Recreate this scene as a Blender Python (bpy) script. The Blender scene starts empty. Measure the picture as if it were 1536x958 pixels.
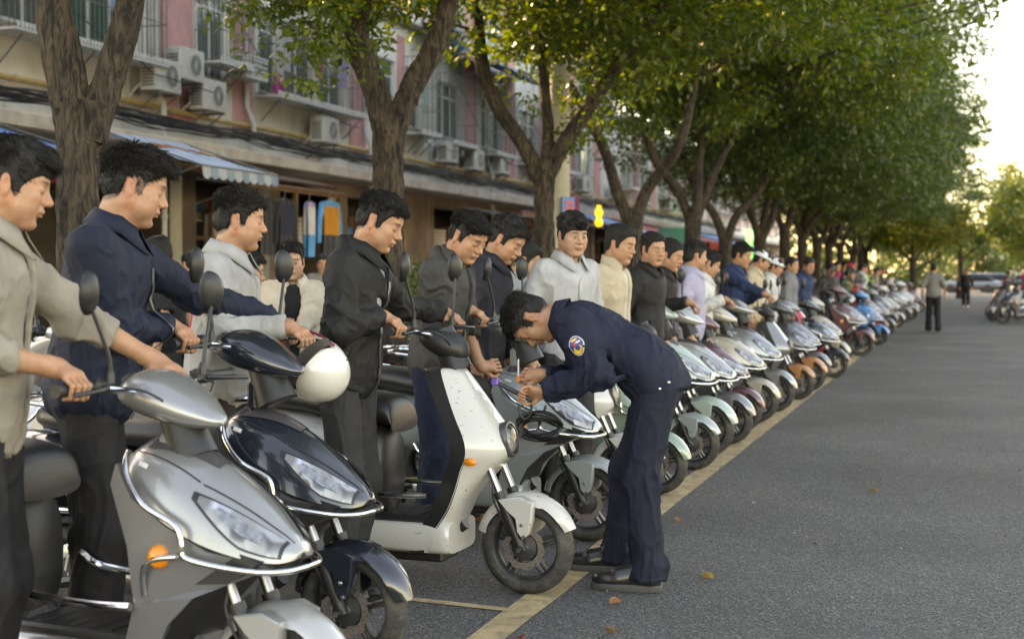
import bpy, bmesh, math, random
import numpy as np
from mathutils import Vector, Matrix, Euler
R = math.radians
scn = bpy.context.scene
# ---------------------------------------------------------------- camera
YAW = 17.66
cam_d = bpy.data.cameras.new('camera'); cam = bpy.data.objects.new('camera', cam_d)
scn.collection.objects.link(cam); scn.camera = cam
cam.location = (0, 0, 1.42); cam.rotation_euler = (R(90 - 1.83), 0, R(YAW))
cam_d.sensor_width = 36; cam_d.lens = 49.99; cam_d.clip_start = 0.1; cam_d.clip_end = 2000
cam_d.dof.use_dof = True; cam_d.dof.focus_distance = 6.3; cam_d.dof.aperture_fstop = 3.0
# ---------------------------------------------------------------- sky, sun, exposure
SUN_EL, SUN_AZ = 24.5, 60.0            # azimuth counted from +Y (down the street) towards -X (the houses)
wld = bpy.data.worlds.new('World'); scn.world = wld; wld.use_nodes = True
wn = wld.node_tree; bgn = wn.nodes['Background']
sky = wn.nodes.new('ShaderNodeTexSky'); sky.sky_type = 'NISHITA'; sky.sun_disc = False
sky.sun_elevation = R(SUN_EL); sky.sun_rotation = R(-SUN_AZ); sky.air_density = 1.0; sky.dust_density = 0.5; sky.ozone_density = 1.0
wn.links.new(sky.outputs[0], bgn.inputs[0]); bgn.inputs[1].default_value = 0.15
sun_d = bpy.data.lights.new('sun', 'SUN'); sun_d.energy = 2.2; sun_d.angle = R(0.6); sun_d.color = (1, .86, .66)
sun = bpy.data.objects.new('sun', sun_d); scn.collection.objects.link(sun)
sdir = Vector((-math.sin(R(SUN_AZ)) * math.cos(R(SUN_EL)), math.cos(R(SUN_AZ)) * math.cos(R(SUN_EL)), math.sin(R(SUN_EL))))
sun.rotation_euler = sdir.to_track_quat('Z', 'Y').to_euler(); sun.location = (-20, 20, 30)
vs = scn.view_settings; vs.view_transform = 'Standard'; vs.look = 'None'; vs.gamma = 1; vs.use_curve_mapping = False
vs.exposure = 2.86
try:
    vs.use_white_balance = True; vs.white_balance_temperature = 11400; vs.white_balance_tint = 18
except Exception: pass
scn.cycles.max_bounces = 7; scn.cycles.diffuse_bounces = 3; scn.cycles.glossy_bounces = 3; scn.cycles.transmission_bounces = 4; scn.cycles.transparent_max_bounces = 6
scn.cycles.caustics_reflective = False; scn.cycles.caustics_refractive = False
# ---------------------------------------------------------------- helpers
C = scn.collection
rng = np.random.default_rng(7)
A = lambda *a: np.array(a, float)
def tag(o, label=None, cat=None, group=None, kind=None):
    if label: o['label'] = label
    if cat: o['category'] = cat
    if group: o['group'] = group
    if kind: o['kind'] = kind
    return o
def empty(name, loc=(0, 0, 0), rz=0.0, parent=None):
    o = bpy.data.objects.new(name, None); C.objects.link(o); o.location = loc; o.rotation_euler = (0, 0, rz); o.parent = parent
    o.empty_display_size = .1
    return o
def copy_tree(o, parent=None, swap=None):
    c = o.copy(); C.objects.link(c); c.parent = parent
    if swap and c.type == 'MESH':
        for s in c.material_slots:
            if s.material and s.material.name in swap:
                m = swap[s.material.name]; s.link = 'OBJECT'; s.material = m
    for ch in o.children: copy_tree(ch, c, swap)
    return c
def mesh_from(name, V, F, smooth=None):
    me = bpy.data.meshes.new(name); me.from_pydata(np.asarray(V).tolist(), [], F)
    if smooth is not None:
        me.polygons.foreach_set('use_smooth', [True] * len(me.polygons))
        if smooth < 179: me.set_sharp_from_angle(angle=R(smooth))
    me.update(); return me
def link(name, me, mat=None, parent=None):
    o = bpy.data.objects.new(name, me); C.objects.link(o); o.parent = parent
    for m in (mat if isinstance(mat, (list, tuple)) else [mat]):
        if m: me.materials.append(m)
    return o
def norm(v): v = np.asarray(v, float); return v / (np.linalg.norm(v) + 1e-12)
def frame(d, up=(0, 0, 1)):
    d = norm(d); u = np.asarray(up, float)
    if abs(d @ u) > .98: u = A(0, 1, 0) if abs(d[1]) < .9 else A(1, 0, 0)
    a = norm(np.cross(u, d)); b = np.cross(d, a); return a, b
def spline(P, k):
    P = np.asarray(P, float)
    if len(P) < 3 or k < 2: return P
    Q = np.vstack([2 * P[0] - P[1], P, 2 * P[-1] - P[-2]]); out = []
    for i in range(1, len(Q) - 2):
        for t in np.linspace(0, 1, k, endpoint=False):
            a, b, c, d = Q[i - 1], Q[i], Q[i + 1], Q[i + 2]
            out.append(.5 * ((2 * b) + (c - a) * t + (2 * a - 5 * b + 4 * c - d) * t * t + (3 * b - a - 3 * c + d) * t ** 3))
    out.append(P[-1]); return np.array(out)
class MB:
    def __init__(s): s.v = []; s.f = []; s.m = []; s.n = 0
    def add(s, V, F, m=0):
        V = np.asarray(V, float).reshape(-1, 3); n = s.n
        s.v.append(V); s.f += [tuple(int(i) + n for i in f) for f in F]; s.m += [m] * len(F); s.n += len(V); return s
    def box(s, c, d, m=0, rot=None, bev=0.0):
        hx, hy, hz = A(*d) / 2; b = min(bev, hx * .9, hy * .9, hz * .9)
        if b <= 0:
            V = np.array([[x, y, z] for x in (-hx, hx) for y in (-hy, hy) for z in (-hz, hz)])
            F = [(0, 1, 3, 2), (4, 6, 7, 5), (0, 4, 5, 1), (2, 3, 7, 6), (0, 2, 6, 4), (1, 5, 7, 3)]
        else:
            V = []; idx = {}
            for sx in (-1, 1):
                for sy in (-1, 1):
                    for sz in (-1, 1):
                        for ax in range(3):
                            p = [sx * hx, sy * hy, sz * hz]
                            for q in range(3):
                                if q != ax: p[q] -= [sx, sy, sz][q] * b
                            idx[sx, sy, sz, ax] = len(V); V.append(p)
            F = []
            for ax in range(3):
                o1, o2 = (ax + 1) % 3, (ax + 2) % 3
                for sg in (-1, 1):
                    q = []
                    for a_, b_ in ((-1, -1), (1, -1), (1, 1), (-1, 1)):
                        k = [0, 0, 0]; k[ax] = sg; k[o1] = a_; k[o2] = b_; q.append(idx[k[0], k[1], k[2], ax])
                    F.append(tuple(q if sg > 0 else q[::-1]))
                for a_ in (-1, 1):
                    for b_ in (-1, 1):
                        k0 = [0, 0, 0]; k0[o1] = a_; k0[o2] = b_; k1 = list(k0); k0[ax] = -1; k1[ax] = 1
                        q = [idx[(*k0, o1)], idx[(*k1, o1)], idx[(*k1, o2)], idx[(*k0, o2)]]
                        F.append(tuple(q if a_ * b_ < 0 else q[::-1]))
            for sx in (-1, 1):
                for sy in (-1, 1):
                    for sz in (-1, 1):
                        q = [idx[sx, sy, sz, 0], idx[sx, sy, sz, 1], idx[sx, sy, sz, 2]]
                        F.append(tuple(q if sx * sy * sz > 0 else q[::-1]))
            V = np.array(V)
        if rot is not None: V = V @ np.asarray(rot).T
        return s.add(V + A(*c), F, m)
    def tube(s, P, r, n=8, m=0, k=0, cap=True, flat=None, up=(0, 0, 1)):
        P = np.asarray(P, float); r = np.atleast_1d(np.asarray(r, float))
        if len(r) == 1: r = np.repeat(r, len(P))
        if k > 1 and len(P) > 2:
            r = spline(r[:, None], k)[:, 0]; P = spline(P, k)
        T = np.gradient(P, axis=0); a, b = frame(T[0], up); V = []
        ang = np.linspace(0, 2 * math.pi, n, endpoint=False)
        for i in range(len(P)):
            t = norm(T[i]); a = norm(a - t * (a @ t)); b = np.cross(t, a)
            fl = 1 if flat is None else flat
            V.append(P[i] + r[i] * (np.cos(ang)[:, None] * a * fl + np.sin(ang)[:, None] * b))
        return s.grid(V, m, True, cap)
    def grid(s, rings, m=0, closed=True, cap=False, flip=False):
        rings = [np.asarray(q, float) for q in rings]; n = len(rings[0]); M = len(rings); V = np.vstack(rings); F = []
        for i in range(M - 1):
            for j in range(n if closed else n - 1):
                q = (i * n + j, i * n + (j + 1) % n, (i + 1) * n + (j + 1) % n, (i + 1) * n + j)
                F.append(q[::-1] if flip else q)
        if cap:
            e = [tuple(range(n))[::-1], tuple((M - 1) * n + j for j in range(n))]
            F += [q[::-1] for q in e] if flip else e
        return s.add(V, F, m)
    def lathe(s, prof, c=(0, 0, 0), ax=(0, 1, 0), n=24, m=0, closed_prof=False):
        ax = norm(ax); a, b = frame(ax); ang = np.linspace(0, 2 * math.pi, n, endpoint=False)
        ring = np.cos(ang)[:, None] * a + np.sin(ang)[:, None] * b
        pr = list(prof) + ([prof[0]] if closed_prof else [])
        return s.grid([A(*c) + ax * h + ring * max(r, 1e-4) for r, h in pr], m, True, False)
    def ell(s, c, r, m=0, n=12, k=8, rot=None):
        rings = []
        for i in range(k + 1):
            t = -math.pi / 2 + math.pi * i / k; ang = np.linspace(0, 2 * math.pi, n, endpoint=False)
            V = np.stack([np.cos(ang) * math.cos(t) * r[0], np.sin(ang) * math.cos(t) * r[1], np.full(n, math.sin(t) * r[2])], 1)
            if abs(math.cos(t)) < 1e-6: V += np.stack([np.cos(ang), np.sin(ang), 0 * ang], 1) * 1e-4
            rings.append((V if rot is None else V @ np.asarray(rot).T) + A(*c))
        return s.grid(rings, m, True, True)
    def prism(s, poly, t0, t1, axis=1, m=0, bev=0.0):
        """poly in the two other axes (x,z for axis 1); extruded from t0 to t1, edge optionally chamfered"""
        P = np.asarray(poly, float); n = len(P); o = [i for i in range(3) if i != axis]
        ctr = P.mean(0)
        def ring(t, ins):
            Q = P + (ctr - P) / (np.linalg.norm(ctr - P, axis=1)[:, None] + 1e-9) * ins
            V = np.zeros((n, 3)); V[:, o[0]] = Q[:, 0]; V[:, o[1]] = Q[:, 1]; V[:, axis] = t; return V
        rr = [ring(t0, 0), ring(t1, 0)] if bev <= 0 else [ring(t0, bev), ring(t0 + bev * np.sign(t1 - t0), 0), ring(t1 - bev * np.sign(t1 - t0), 0), ring(t1, bev)]
        area = .5 * np.sum(P[:, 0] * np.roll(P[:, 1], -1) - np.roll(P[:, 0], -1) * P[:, 1])
        fl = (area > 0) ^ (t1 > t0) ^ (axis == 1)
        return s.grid(rr, m, True, True, flip=bool(fl))
    def build(s, name, mat=None, parent=None, smooth=35, fix=False):
        me = mesh_from(name, np.vstack(s.v), s.f, None)
        o = link(name, me, mat, parent)
        if len(set(s.m)) > 1: me.polygons.foreach_set('material_index', s.m)
        if fix:
            bm = bmesh.new(); bm.from_mesh(me); bmesh.ops.recalc_face_normals(bm, faces=bm.faces); bm.to_mesh(me); bm.free()
        if smooth:
            me.polygons.foreach_set('use_smooth', [True] * len(me.polygons)); me.set_sharp_from_angle(angle=R(smooth))
        me.update(); return o
def pieces(b, name, mat=None, parent=None, smooth=35):
    """each shape added to the builder becomes an object of its own"""
    out = []; st = np.cumsum([0] + [len(v) for v in b.v]); fi = np.array([f[0] for f in b.f])
    for i, v in enumerate(b.v):
        k = MB(); sel = [j for j in np.nonzero((fi >= st[i]) & (fi < st[i + 1]))[0]]
        k.add(v, [tuple(q - st[i] for q in b.f[j]) for j in sel]); mi = b.m[sel[0]] if sel else 0
        out.append(k.build(name, mat[mi] if isinstance(mat, (list, tuple)) else mat, parent, smooth))
    return out
# ---- noise on points
def _h(i, j, k, sd):
    n = (i * 374761393 + j * 668265263 + k * 2147483647 + sd * 1274126177) & 0xffffffff
    n = ((n ^ (n >> 13)) * 1274126177) & 0xffffffff; n = n ^ (n >> 16); return (n & 0xffff) / 65535.0
def vnoise(P, sd=0):
    P = np.asarray(P, float); I = np.floor(P).astype(np.int64); f = P - I; f = f * f * (3 - 2 * f); out = 0
    for a in (0, 1):
        for b in (0, 1):
            for c in (0, 1):
                w = (f[:, 0] if a else 1 - f[:, 0]) * (f[:, 1] if b else 1 - f[:, 1]) * (f[:, 2] if c else 1 - f[:, 2])
                out = out + w * _h(I[:, 0] + a, I[:, 1] + b, I[:, 2] + c, sd)
    return out * 2 - 1
# ---------------------------------------------------------------- materials
MATS = {}
def mat(name, col=(.5, .5, .5), rough=.5, metal=0.0, var=.12, vscale=6.0, bump=0.0, bscale=60.0, coat=0.0, spec=.5, dirt=0.0, dirtcol=(.12, .10, .08), dscale=7.0, emit=None, es=1.0, stretch=(1, 1, 1), sheen=0.0, aniso=0, dthr=.52):
    if name in MATS: return MATS[name]
    m = bpy.data.materials.new(name); m.use_nodes = True; MATS[name] = m
    nt = m.node_tree; N = nt.nodes; L = nt.links; p = N['Principled BSDF']
    p.inputs['Roughness'].default_value = rough; p.inputs['Metallic'].default_value = metal
    p.inputs['Specular IOR Level'].default_value = spec; p.inputs['Coat Weight'].default_value = coat; p.inputs['Coat Roughness'].default_value = .06
    if sheen: p.inputs['Sheen Weight'].default_value = sheen
    tc = N.new('ShaderNodeTexCoord'); mp = N.new('ShaderNodeMapping'); L.new(tc.outputs['Object'], mp.inputs[0]); mp.inputs['Scale'].default_value = stretch
    n1 = N.new('ShaderNodeTexNoise'); n1.inputs['Scale'].default_value = vscale; n1.inputs['Detail'].default_value = 6; L.new(mp.outputs[0], n1.inputs['Vector'])
    cr = N.new('ShaderNodeValToRGB'); L.new(n1.outputs[0], cr.inputs[0])
    c = np.array(col); lo = np.clip(c * (1 - var), 0, 1); hi = np.clip(c * (1 + var), 0, 1)
    cr.color_ramp.elements[0].position = .3; cr.color_ramp.elements[1].position = .7
    cr.color_ramp.elements[0].color = (*lo, 1); cr.color_ramp.elements[1].color = (*hi, 1)
    out = cr.outputs[0]
    if dirt:
        n2 = N.new('ShaderNodeTexNoise'); n2.inputs['Scale'].default_value = dscale; n2.inputs['Detail'].default_value = 8; n2.inputs['Roughness'].default_value = .7; L.new(mp.outputs[0], n2.inputs['Vector'])
        r2 = N.new('ShaderNodeMapRange'); r2.inputs[1].default_value = dthr; r2.inputs[2].default_value = dthr + .2; r2.inputs[4].default_value = dirt; L.new(n2.outputs[0], r2.inputs[0])
        mx = N.new('ShaderNodeMix'); mx.data_type = 'RGBA'; L.new(r2.outputs[0], mx.inputs[0]); L.new(out, mx.inputs[6]); mx.inputs[7].default_value = (*dirtcol, 1); out = mx.outputs[2]
        r3 = N.new('ShaderNodeMapRange'); r3.inputs[3].default_value = rough; r3.inputs[4].default_value = min(1, rough + .35); L.new(r2.outputs[0], r3.inputs[0]); L.new(r3.outputs[0], p.inputs['Roughness'])
    L.new(out, p.inputs['Base Color'])
    if bump:
        n3 = N.new('ShaderNodeTexNoise'); n3.inputs['Scale'].default_value = bscale; n3.inputs['Detail'].default_value = 5; L.new(mp.outputs[0], n3.inputs['Vector'])
        b = N.new('ShaderNodeBump'); b.inputs['Strength'].default_value = bump; b.inputs['Distance'].default_value = .01; L.new(n3.outputs[0], b.inputs['Height']); L.new(b.outputs[0], p.inputs['Normal'])
    if emit:
        p.inputs['Emission Color'].default_value = (*emit, 1); p.inputs['Emission Strength'].default_value = es
    return m
# ================================================================ SETTING: ground, road, markings
m = mat('asphalt', (.094, .090, .086), .85, dirt=.5, dirtcol=(.058, .055, .052), dscale=.9, dthr=.56, var=.24, vscale=.55, bump=.9, bscale=140)
nt = m.node_tree; N = nt.nodes; L = nt.links; pr = N['Principled BSDF']
# light and dark aggregate in the asphalt
vo = N.new('ShaderNodeTexVoronoi'); vo.inputs['Scale'].default_value = 105; tcn = [q for q in N if q.type == 'TEX_COORD'][0]; L.new(tcn.outputs['Object'], vo.inputs['Vector'])
sepc = N.new('ShaderNodeSeparateColor'); L.new(vo.outputs['Color'], sepc.inputs[0])
rp = N.new('ShaderNodeValToRGB'); L.new(sepc.outputs[0], rp.inputs[0]); e = rp.color_ramp
e.elements[0].position = 0; e.elements[0].color = (.5, .5, .5, 1); e.elements[1].position = .9; e.elements[1].color = (1.38, 1.37, 1.36, 1); k = e.elements.new(.965); k.color = (2.3, 2.25, 2.15, 1)
old = pr.inputs['Base Color'].links[0].from_socket
mm = N.new('ShaderNodeMix'); mm.data_type = 'RGBA'; mm.blend_type = 'MULTIPLY'; mm.inputs[0].default_value = 1; L.new(old, mm.inputs[6]); L.new(rp.outputs[0], mm.inputs[7]); L.new(mm.outputs[2], pr.inputs['Base Color'])
bmp = [q for q in N if q.type == 'BUMP'][0]; ad = N.new('ShaderNodeMath'); ad.operation = 'ADD'; L.new(bmp.inputs['Height'].links[0].from_socket, ad.inputs[0]); L.new(vo.outputs['Distance'], ad.inputs[1]); L.new(ad.outputs[0], bmp.inputs['Height'])
M_asph = m
M_yel = mat('line_paint', (.44, .31, .165), .8, var=.22, vscale=5, dirt=.85, dirtcol=(.14, .12, .095), dscale=12, bump=.5, bscale=130, dthr=.475)
M_pave = mat('paving', (.24, .23, .215), .85, var=.2, vscale=2.5, bump=.4, bscale=60, dirt=.5, dirtcol=(.12, .11, .10))
M_kerb = mat('kerb_stone', (.33, .32, .30), .85, var=.2, vscale=4, bump=.3, dirt=.5)
def sheet(name, x0, x1, y0, y1, z, m, nx=1, ny=1):
    xs = np.linspace(x0, x1, nx + 1); ys = np.linspace(y0, y1, ny + 1)
    b = MB(); b.grid([[(x, y, z) for x in xs] for y in ys], 0, False)
    o = b.build(name, m, smooth=0); tag(o, kind='structure'); return o
M_earth = mat('earth', (.12, .11, .09), .95, var=.3, vscale=.3)
sheet('ground', -400, 400, -60, 900, -.012, M_earth)
sheet('road', -4.0, 10.5, -20, 240, 0, M_asph)
KX = -4.02
b = MB()
for i in range(60):
    b.box((KX - .06, -6 + i * 1.5, .07), (.12, 1.488, .14), bev=.012)
kerb = b.build('kerb', M_kerb); tag(kerb, kind='structure')
pv = sheet('pavement', -13.65, KX - .12, -10, 110, .10, M_earth)
# paving slabs, nearest ones built one by one
slab_me = None
b = MB(); k = 0
for iy in range(40):
    for ix in range(12):
        b.box((KX - .45 - ix * .61, 2.5 + iy * .61, .115 + rng.uniform(-.002, .002)), (.6, .6, .03), bev=.006)
sl = b.build('paving_slab', M_pave, pv); tag(sl, kind='stuff')
sheet('opposite_pavement', 10.6, 30, -20, 240, .1, M_pave)
# painted parking lines
def marking(x0, x1, y0, y1, z=.004):
    b = MB(); n = max(2, int((y1 - y0) / .4)); ys = np.linspace(y0, y1, n); J = rng.uniform(-.006, .006, (n, 2))
    b.grid([[(x0 + J[i, 0], y, z), (x1 + J[i, 1], y, z)] for i, y in enumerate(ys)], 0, False)
    o = b.build('parking_line', M_yel, smooth=0); tag(o, kind='structure'); return o
marking(-1.84, -1.69, 2.0, 75)
def crossmark(y, w=.06, x0=-3.7, skew=.12):
    b = MB(); n = 14; xs = np.linspace(x0, -1.842, n)
    b.grid([[(x, y + (x + 1.84) * -skew - w / 2 + rng.uniform(-.004, .004), .004), (x, y + (x + 1.84) * -skew + w / 2 + rng.uniform(-.004, .004), .004)] for x in xs], 0, False, flip=True)
    tag(b.build('stall_line', M_yel, smooth=0), kind='structure')
for y in (5.69, 8.7, 11.9, 15.1, 18.3): crossmark(y)
# ---------------------------------------------------------------- trees
M_bark = mat('bark', (.058, .043, .031), .95, var=.4, vscale=5, bump=1.0, bscale=26, stretch=(1, 1, .3))
def furrows(m):   # dark furrows between the bark plates
    N = m.node_tree.nodes; L = m.node_tree.links; p = N['Principled BSDF']; tc = [q for q in N if q.type == 'TEX_COORD'][0]; b = [q for q in N if q.type == 'BUMP'][0]
    mp = N.new('ShaderNodeMapping'); mp.inputs['Scale'].default_value = (1, 1, .22); L.new(tc.outputs['Object'], mp.inputs[0])
    n = N.new('ShaderNodeTexNoise'); n.inputs['Scale'].default_value = 30; n.inputs['Detail'].default_value = 5; n.inputs['Roughness'].default_value = .6; n.inputs['Distortion'].default_value = .8; L.new(mp.outputs[0], n.inputs['Vector'])
    r = N.new('ShaderNodeValToRGB'); r.color_ramp.elements[0].position = .40; r.color_ramp.elements[0].color = (.16, .15, .14, 1); r.color_ramp.elements[1].position = .60; r.color_ramp.elements[1].color = (1.25, 1.2, 1.15, 1); L.new(n.outputs[0], r.inputs[0])
    old = p.inputs['Base Color'].links[0].from_socket; mx = N.new('ShaderNodeMix'); mx.data_type = 'RGBA'; mx.blend_type = 'MULTIPLY'; mx.inputs[0].default_value = 1; L.new(old, mx.inputs[6]); L.new(r.outputs[0], mx.inputs[7]); L.new(mx.outputs[2], p.inputs['Base Color'])
    L.new(n.outputs[0], b.inputs['Height']); b.inputs['Distance'].default_value = .05
furrows(M_bark)
def leafmat(name, c1, c2, tr):
    m = bpy.data.materials.new(name); m.use_nodes = True; nt = m.node_tree; N = nt.nodes; L = nt.links; p = N['Principled BSDF']
    g = N.new('ShaderNodeNewGeometry'); cr = N.new('ShaderNodeValToRGB'); L.new(g.outputs['Random Per Island'], cr.inputs[0])
    cr.color_ramp.elements[0].color = (*c1, 1); cr.color_ramp.elements[1].color = (*c2, 1)
    k = cr.color_ramp.elements.new(.97); k.color = (c2[0] * 2.2, c2[1] * 1.25, c2[2], 1)
    L.new(cr.outputs[0], p.inputs['Base Color']); p.inputs['Roughness'].default_value = .42; p.inputs['Specular IOR Level'].default_value = .45
    t = N.new('ShaderNodeBsdfTranslucent'); mx = N.new('ShaderNodeMixShader'); mx.inputs[0].default_value = tr
    hs = N.new('ShaderNodeMix'); hs.data_type = 'RGBA'; hs.blend_type = 'MULTIPLY'; hs.inputs[0].default_value = 1; L.new(cr.outputs[0], hs.inputs[6]); hs.inputs[7].default_value = (2.3, 2.2, .6, 1)
    L.new(hs.outputs[2], t.inputs[0]); L.new(p.outputs[0], mx.inputs[1]); L.new(t.outputs[0], mx.inputs[2]); L.new(mx.outputs[0], N['Material Output'].inputs[0]); return m
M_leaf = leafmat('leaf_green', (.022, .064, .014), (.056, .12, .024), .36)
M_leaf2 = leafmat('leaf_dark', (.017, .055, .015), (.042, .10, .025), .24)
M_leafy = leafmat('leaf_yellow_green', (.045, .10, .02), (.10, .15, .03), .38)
def crown_mesh(name, clumps, per, size, seed, flat=.6):
    """clumps: array (n,4) centre + radius; leaves: pointed four-sided blades with a folded midrib"""
    r = np.random.default_rng(seed); cl = np.repeat(clumps, per, axis=0); n = len(cl)
    d = r.normal(size=(n, 3)); d /= np.linalg.norm(d, axis=1)[:, None]
    rad = r.uniform(.25, 1, n) ** .5
    P = cl[:, :3] + d * (cl[:, 3] * rad)[:, None] * A(1, 1, flat)
    ax = d * A(1, 1, .3) + r.normal(size=(n, 3)) * .55 + A(0, 0, -.35); ax /= np.linalg.norm(ax, axis=1)[:, None]
    up = r.normal(size=(n, 3)) * .6 + A(0, 0, 1) + d * .3; sd = np.cross(up, ax); sd /= np.linalg.norm(sd, axis=1)[:, None] + 1e-9
    nn = np.cross(ax, sd); s = size * r.uniform(.65, 1.3, n)[:, None]
    V = np.stack([P, P + ax * s * .45 + sd * s * .24 + nn * s * .05, P + ax * s, P + ax * s * .45 - sd * s * .24 + nn * s * .05], 1).reshape(-1, 3)
    me = bpy.data.meshes.new(name); me.vertices.add(4 * n); me.vertices.foreach_set('co', V.ravel())
    me.loops.add(4 * n); me.polygons.add(n); me.loops.foreach_set('vertex_index', np.arange(4 * n)); me.polygons.foreach_set('loop_start', np.arange(n) * 4); me.polygons.foreach_set('loop_total', np.full(n, 4))
    me.update(calc_edges=True); return me
def clump_cloud(seed, n, c, rad, zlo, rmin=.3, rmax=.6, hole=None):
    r = np.random.default_rng(seed); out = []
    while len(out) < n:
        d = r.normal(size=3); d /= np.linalg.norm(d); q = r.uniform(.35, 1) ** .45
        p = A(*c) + d * A(*rad) * q * (1 + .16 * math.sin(5 * d[0] + seed) + .14 * math.sin(7 * d[1] + 2 * seed))
        if p[2] < zlo + r.uniform(-.35, .5): continue
        if hole is not None and hole(p): continue
        out.append((*p, r.uniform(rmin, rmax)))
    return np.array(out)
# three street-tree crowns; they lean out over the road, origin at the trunk foot
CR = []
for sd, (c, rad, zl) in enumerate([((.6, 0, 6.2), (3.7, 3.1, 3.6), 3.5), ((.5, .2, 6.4), (3.9, 3.0, 3.7), 3.35), ((.8, -.2, 6.1), (3.7, 3.2, 3.9), 3.2)]):
    cl = clump_cloud(40 + sd, 520, c, rad, zl, .32, .62); c2 = clump_cloud(60 + sd, 90, (c[0], c[1], c[2] + .2), tuple(q * .62 for q in rad), zl + .5, .4, .7)
    CR.append(crown_mesh('crown', np.vstack([cl, c2]), 140, .112, 50 + sd))
# a hanging spray of leaves for the nearer boughs, finer leaves
def limb_pts(base, pts, sc): # pts (u right in the view, v away, z)
    return [A(base[0] + u * .953 - v * .303, base[1] + u * .303 + v * .953, z) for u, v, z in pts]
def bark_tube(mb, P, rad, n, k, rough=.06, seed=0):
    st = mb.n; mb.tube(P, rad, n, 0, k, True); V = mb.v[-1]; ctr = np.repeat(V[:len(V) // n * n].reshape(-1, n, 3).mean(1), n, axis=0)
    d = V - ctr; L_ = np.linalg.norm(d, axis=1)[:, None] + 1e-9
    Wp = V + .03 * np.stack([vnoise(V * 6, seed + 7), vnoise(V * 6, seed + 8), 0 * V[:, 0]], 1); nz = (1 - np.abs(vnoise(Wp * A(24, 24, 5.0), seed)) * 3) * .45 + vnoise(Wp * A(50, 50, 14), seed + 1) * .35 + vnoise(V * A(2.5, 2.5, 1.2), seed + 2) * .5
    mb.v[-1] = V + d / L_ * (nz[:, None] * rough * L_)
def tree(base, label, trunk, limbs, crown, seed, leafm, fine=False, rz=0.0, sc=(1, 1, 1), cdz=0.0, extra=None):
    t = empty('street_tree', (base[0], base[1], .1)); tag(t, label, 'tree', 'street trees along the pavement')
    b = MB(); n, k = (72, 34) if fine else (14, 4)
    off = A(base[0], base[1], .1)
    P, r_ = trunk; bark_tube(b, [p - off for p in limb_pts(base, P, 1)], r_, n, k, .17 if fine else .08, seed)
    for P, r_ in limbs: bark_tube(b, [p - off for p in limb_pts(base, P, 1)], r_, max(8, n * 3 // 4), k, .15 if fine else .07, seed + 3)
    b.build('trunk', M_bark, t, smooth=60)
    # twigs reaching into the crown
    r = np.random.default_rng(seed); b = MB()
    for P, r_ in limbs:
        e = limb_pts(base, P, 1)[-1] - off
        for q in range(7):
            d = A(r.normal() * 1 + .25, r.normal() * 1, r.uniform(.3, 1.3)); ln = r.uniform(1.3, 2.8); q0 = e - A(0, 0, r.uniform(0, .5))
            b.tube([q0, q0 + d * ln * .5 + A(0, 0, .1), q0 + d * ln], [r_[-1] * .5, .022, .008], 6, 0, 3)
    b.build('branches', M_bark, t, smooth=60)
    if crown is not None:
        o = link('crown', CR[crown], None, t); o.rotation_euler = (0, 0, rz); o.scale = sc; o.location = (0, 0, cdz)
        if not CR[crown].materials: CR[crown].materials.append(leafm)
        o.material_slots[0].link = 'OBJECT'; o.material_slots[0].material = leafm; o['kind'] = 'stuff'
    if extra is not None:
        o = link('leaf_spray', extra, None if extra.materials else leafm, t); o['kind'] = 'stuff'
    return t
def spray(base, boxes, per, size, seed):  # leaf clumps hanging low; boxes: (u0,u1,v0,v1,z0,z1,n)
    r = np.random.default_rng(seed); cl = []
    for u0, u1, v0, v1, z0, z1, n in boxes:
        for _ in range(n):
            p = limb_pts((0, 0), [(r.uniform(u0, u1), r.uniform(v0, v1), r.uniform(z0, z1))], 1)[0]; cl.append((*p, r.uniform(.14, .32)))
    return crown_mesh('leaf_spray', np.array(cl), per, size, seed, .7)
tree((-4.9, 7.12), 'nearest street tree with deeply furrowed bark forking behind the man in navy jacket', ([(0, 0, .1), (.0, 0, 1.0), (-.01, 0, 2.0), (.03, 0, 2.42)], [.165, .13, .118, .13]),
     [([(.0, 0, 2.15), (-.09, 0, 2.66), (-.14, 0, 3.05), (-.13, .1, 3.9), (-.3, .2, 4.8)], [.11, .105, .095, .085, .06]),
      ([(.06, 0, 2.2), (.2, 0, 2.62), (.31, -.05, 2.95), (.38, -.1, 3.4), (.5, -.1, 4.6)], [.09, .082, .078, .076, .05])], 0, 1, M_leaf, True, R(10), (1, 1, 1), .75)
sp2 = spray(0, [(-1.3, -.15, -.8, 1, 3.3, 3.9, 30), (-1.0, .8, -1, 1, 3.55, 4.2, 46), (-.8, -.2, -.5, .5, 2.95, 3.4, 7), (.15, .8, -.6, .8, 3.5, 3.9, 7)], 46, .088, 5)
tree((-4.7, 11.3), 'second street tree with a wide V fork behind the man in black jacket', ([(0, 0, .1), (.0, 0, 1.2), (-.01, 0, 2.4), (.02, 0, 2.85)], [.17, .14, .128, .14]),
     [([(-.02, 0, 2.6), (-.12, 0, 3.0), (-.27, 0, 3.42), (-.25, .1, 3.9), (-.4, .2, 5)], [.115, .11, .1, .09, .06]),
      ([(.05, 0, 2.65), (.2, 0, 3.02), (.39, 0, 3.36), (.53, 0, 3.8), (.9, .1, 5)], [.1, .1, .095, .085, .05])], 1, 2, M_leaf, True, R(-14), (1, 1, 1), .75, sp2)
sp3 = spray(0, [(-.6, .5, -1, 1, 3.9, 4.6, 40), (.2, 1.2, -.8, .8, 3.2, 3.8, 12), (.1, .7, 0, 1.2, 2.85, 3.2, 8)], 46, .09, 9)
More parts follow.
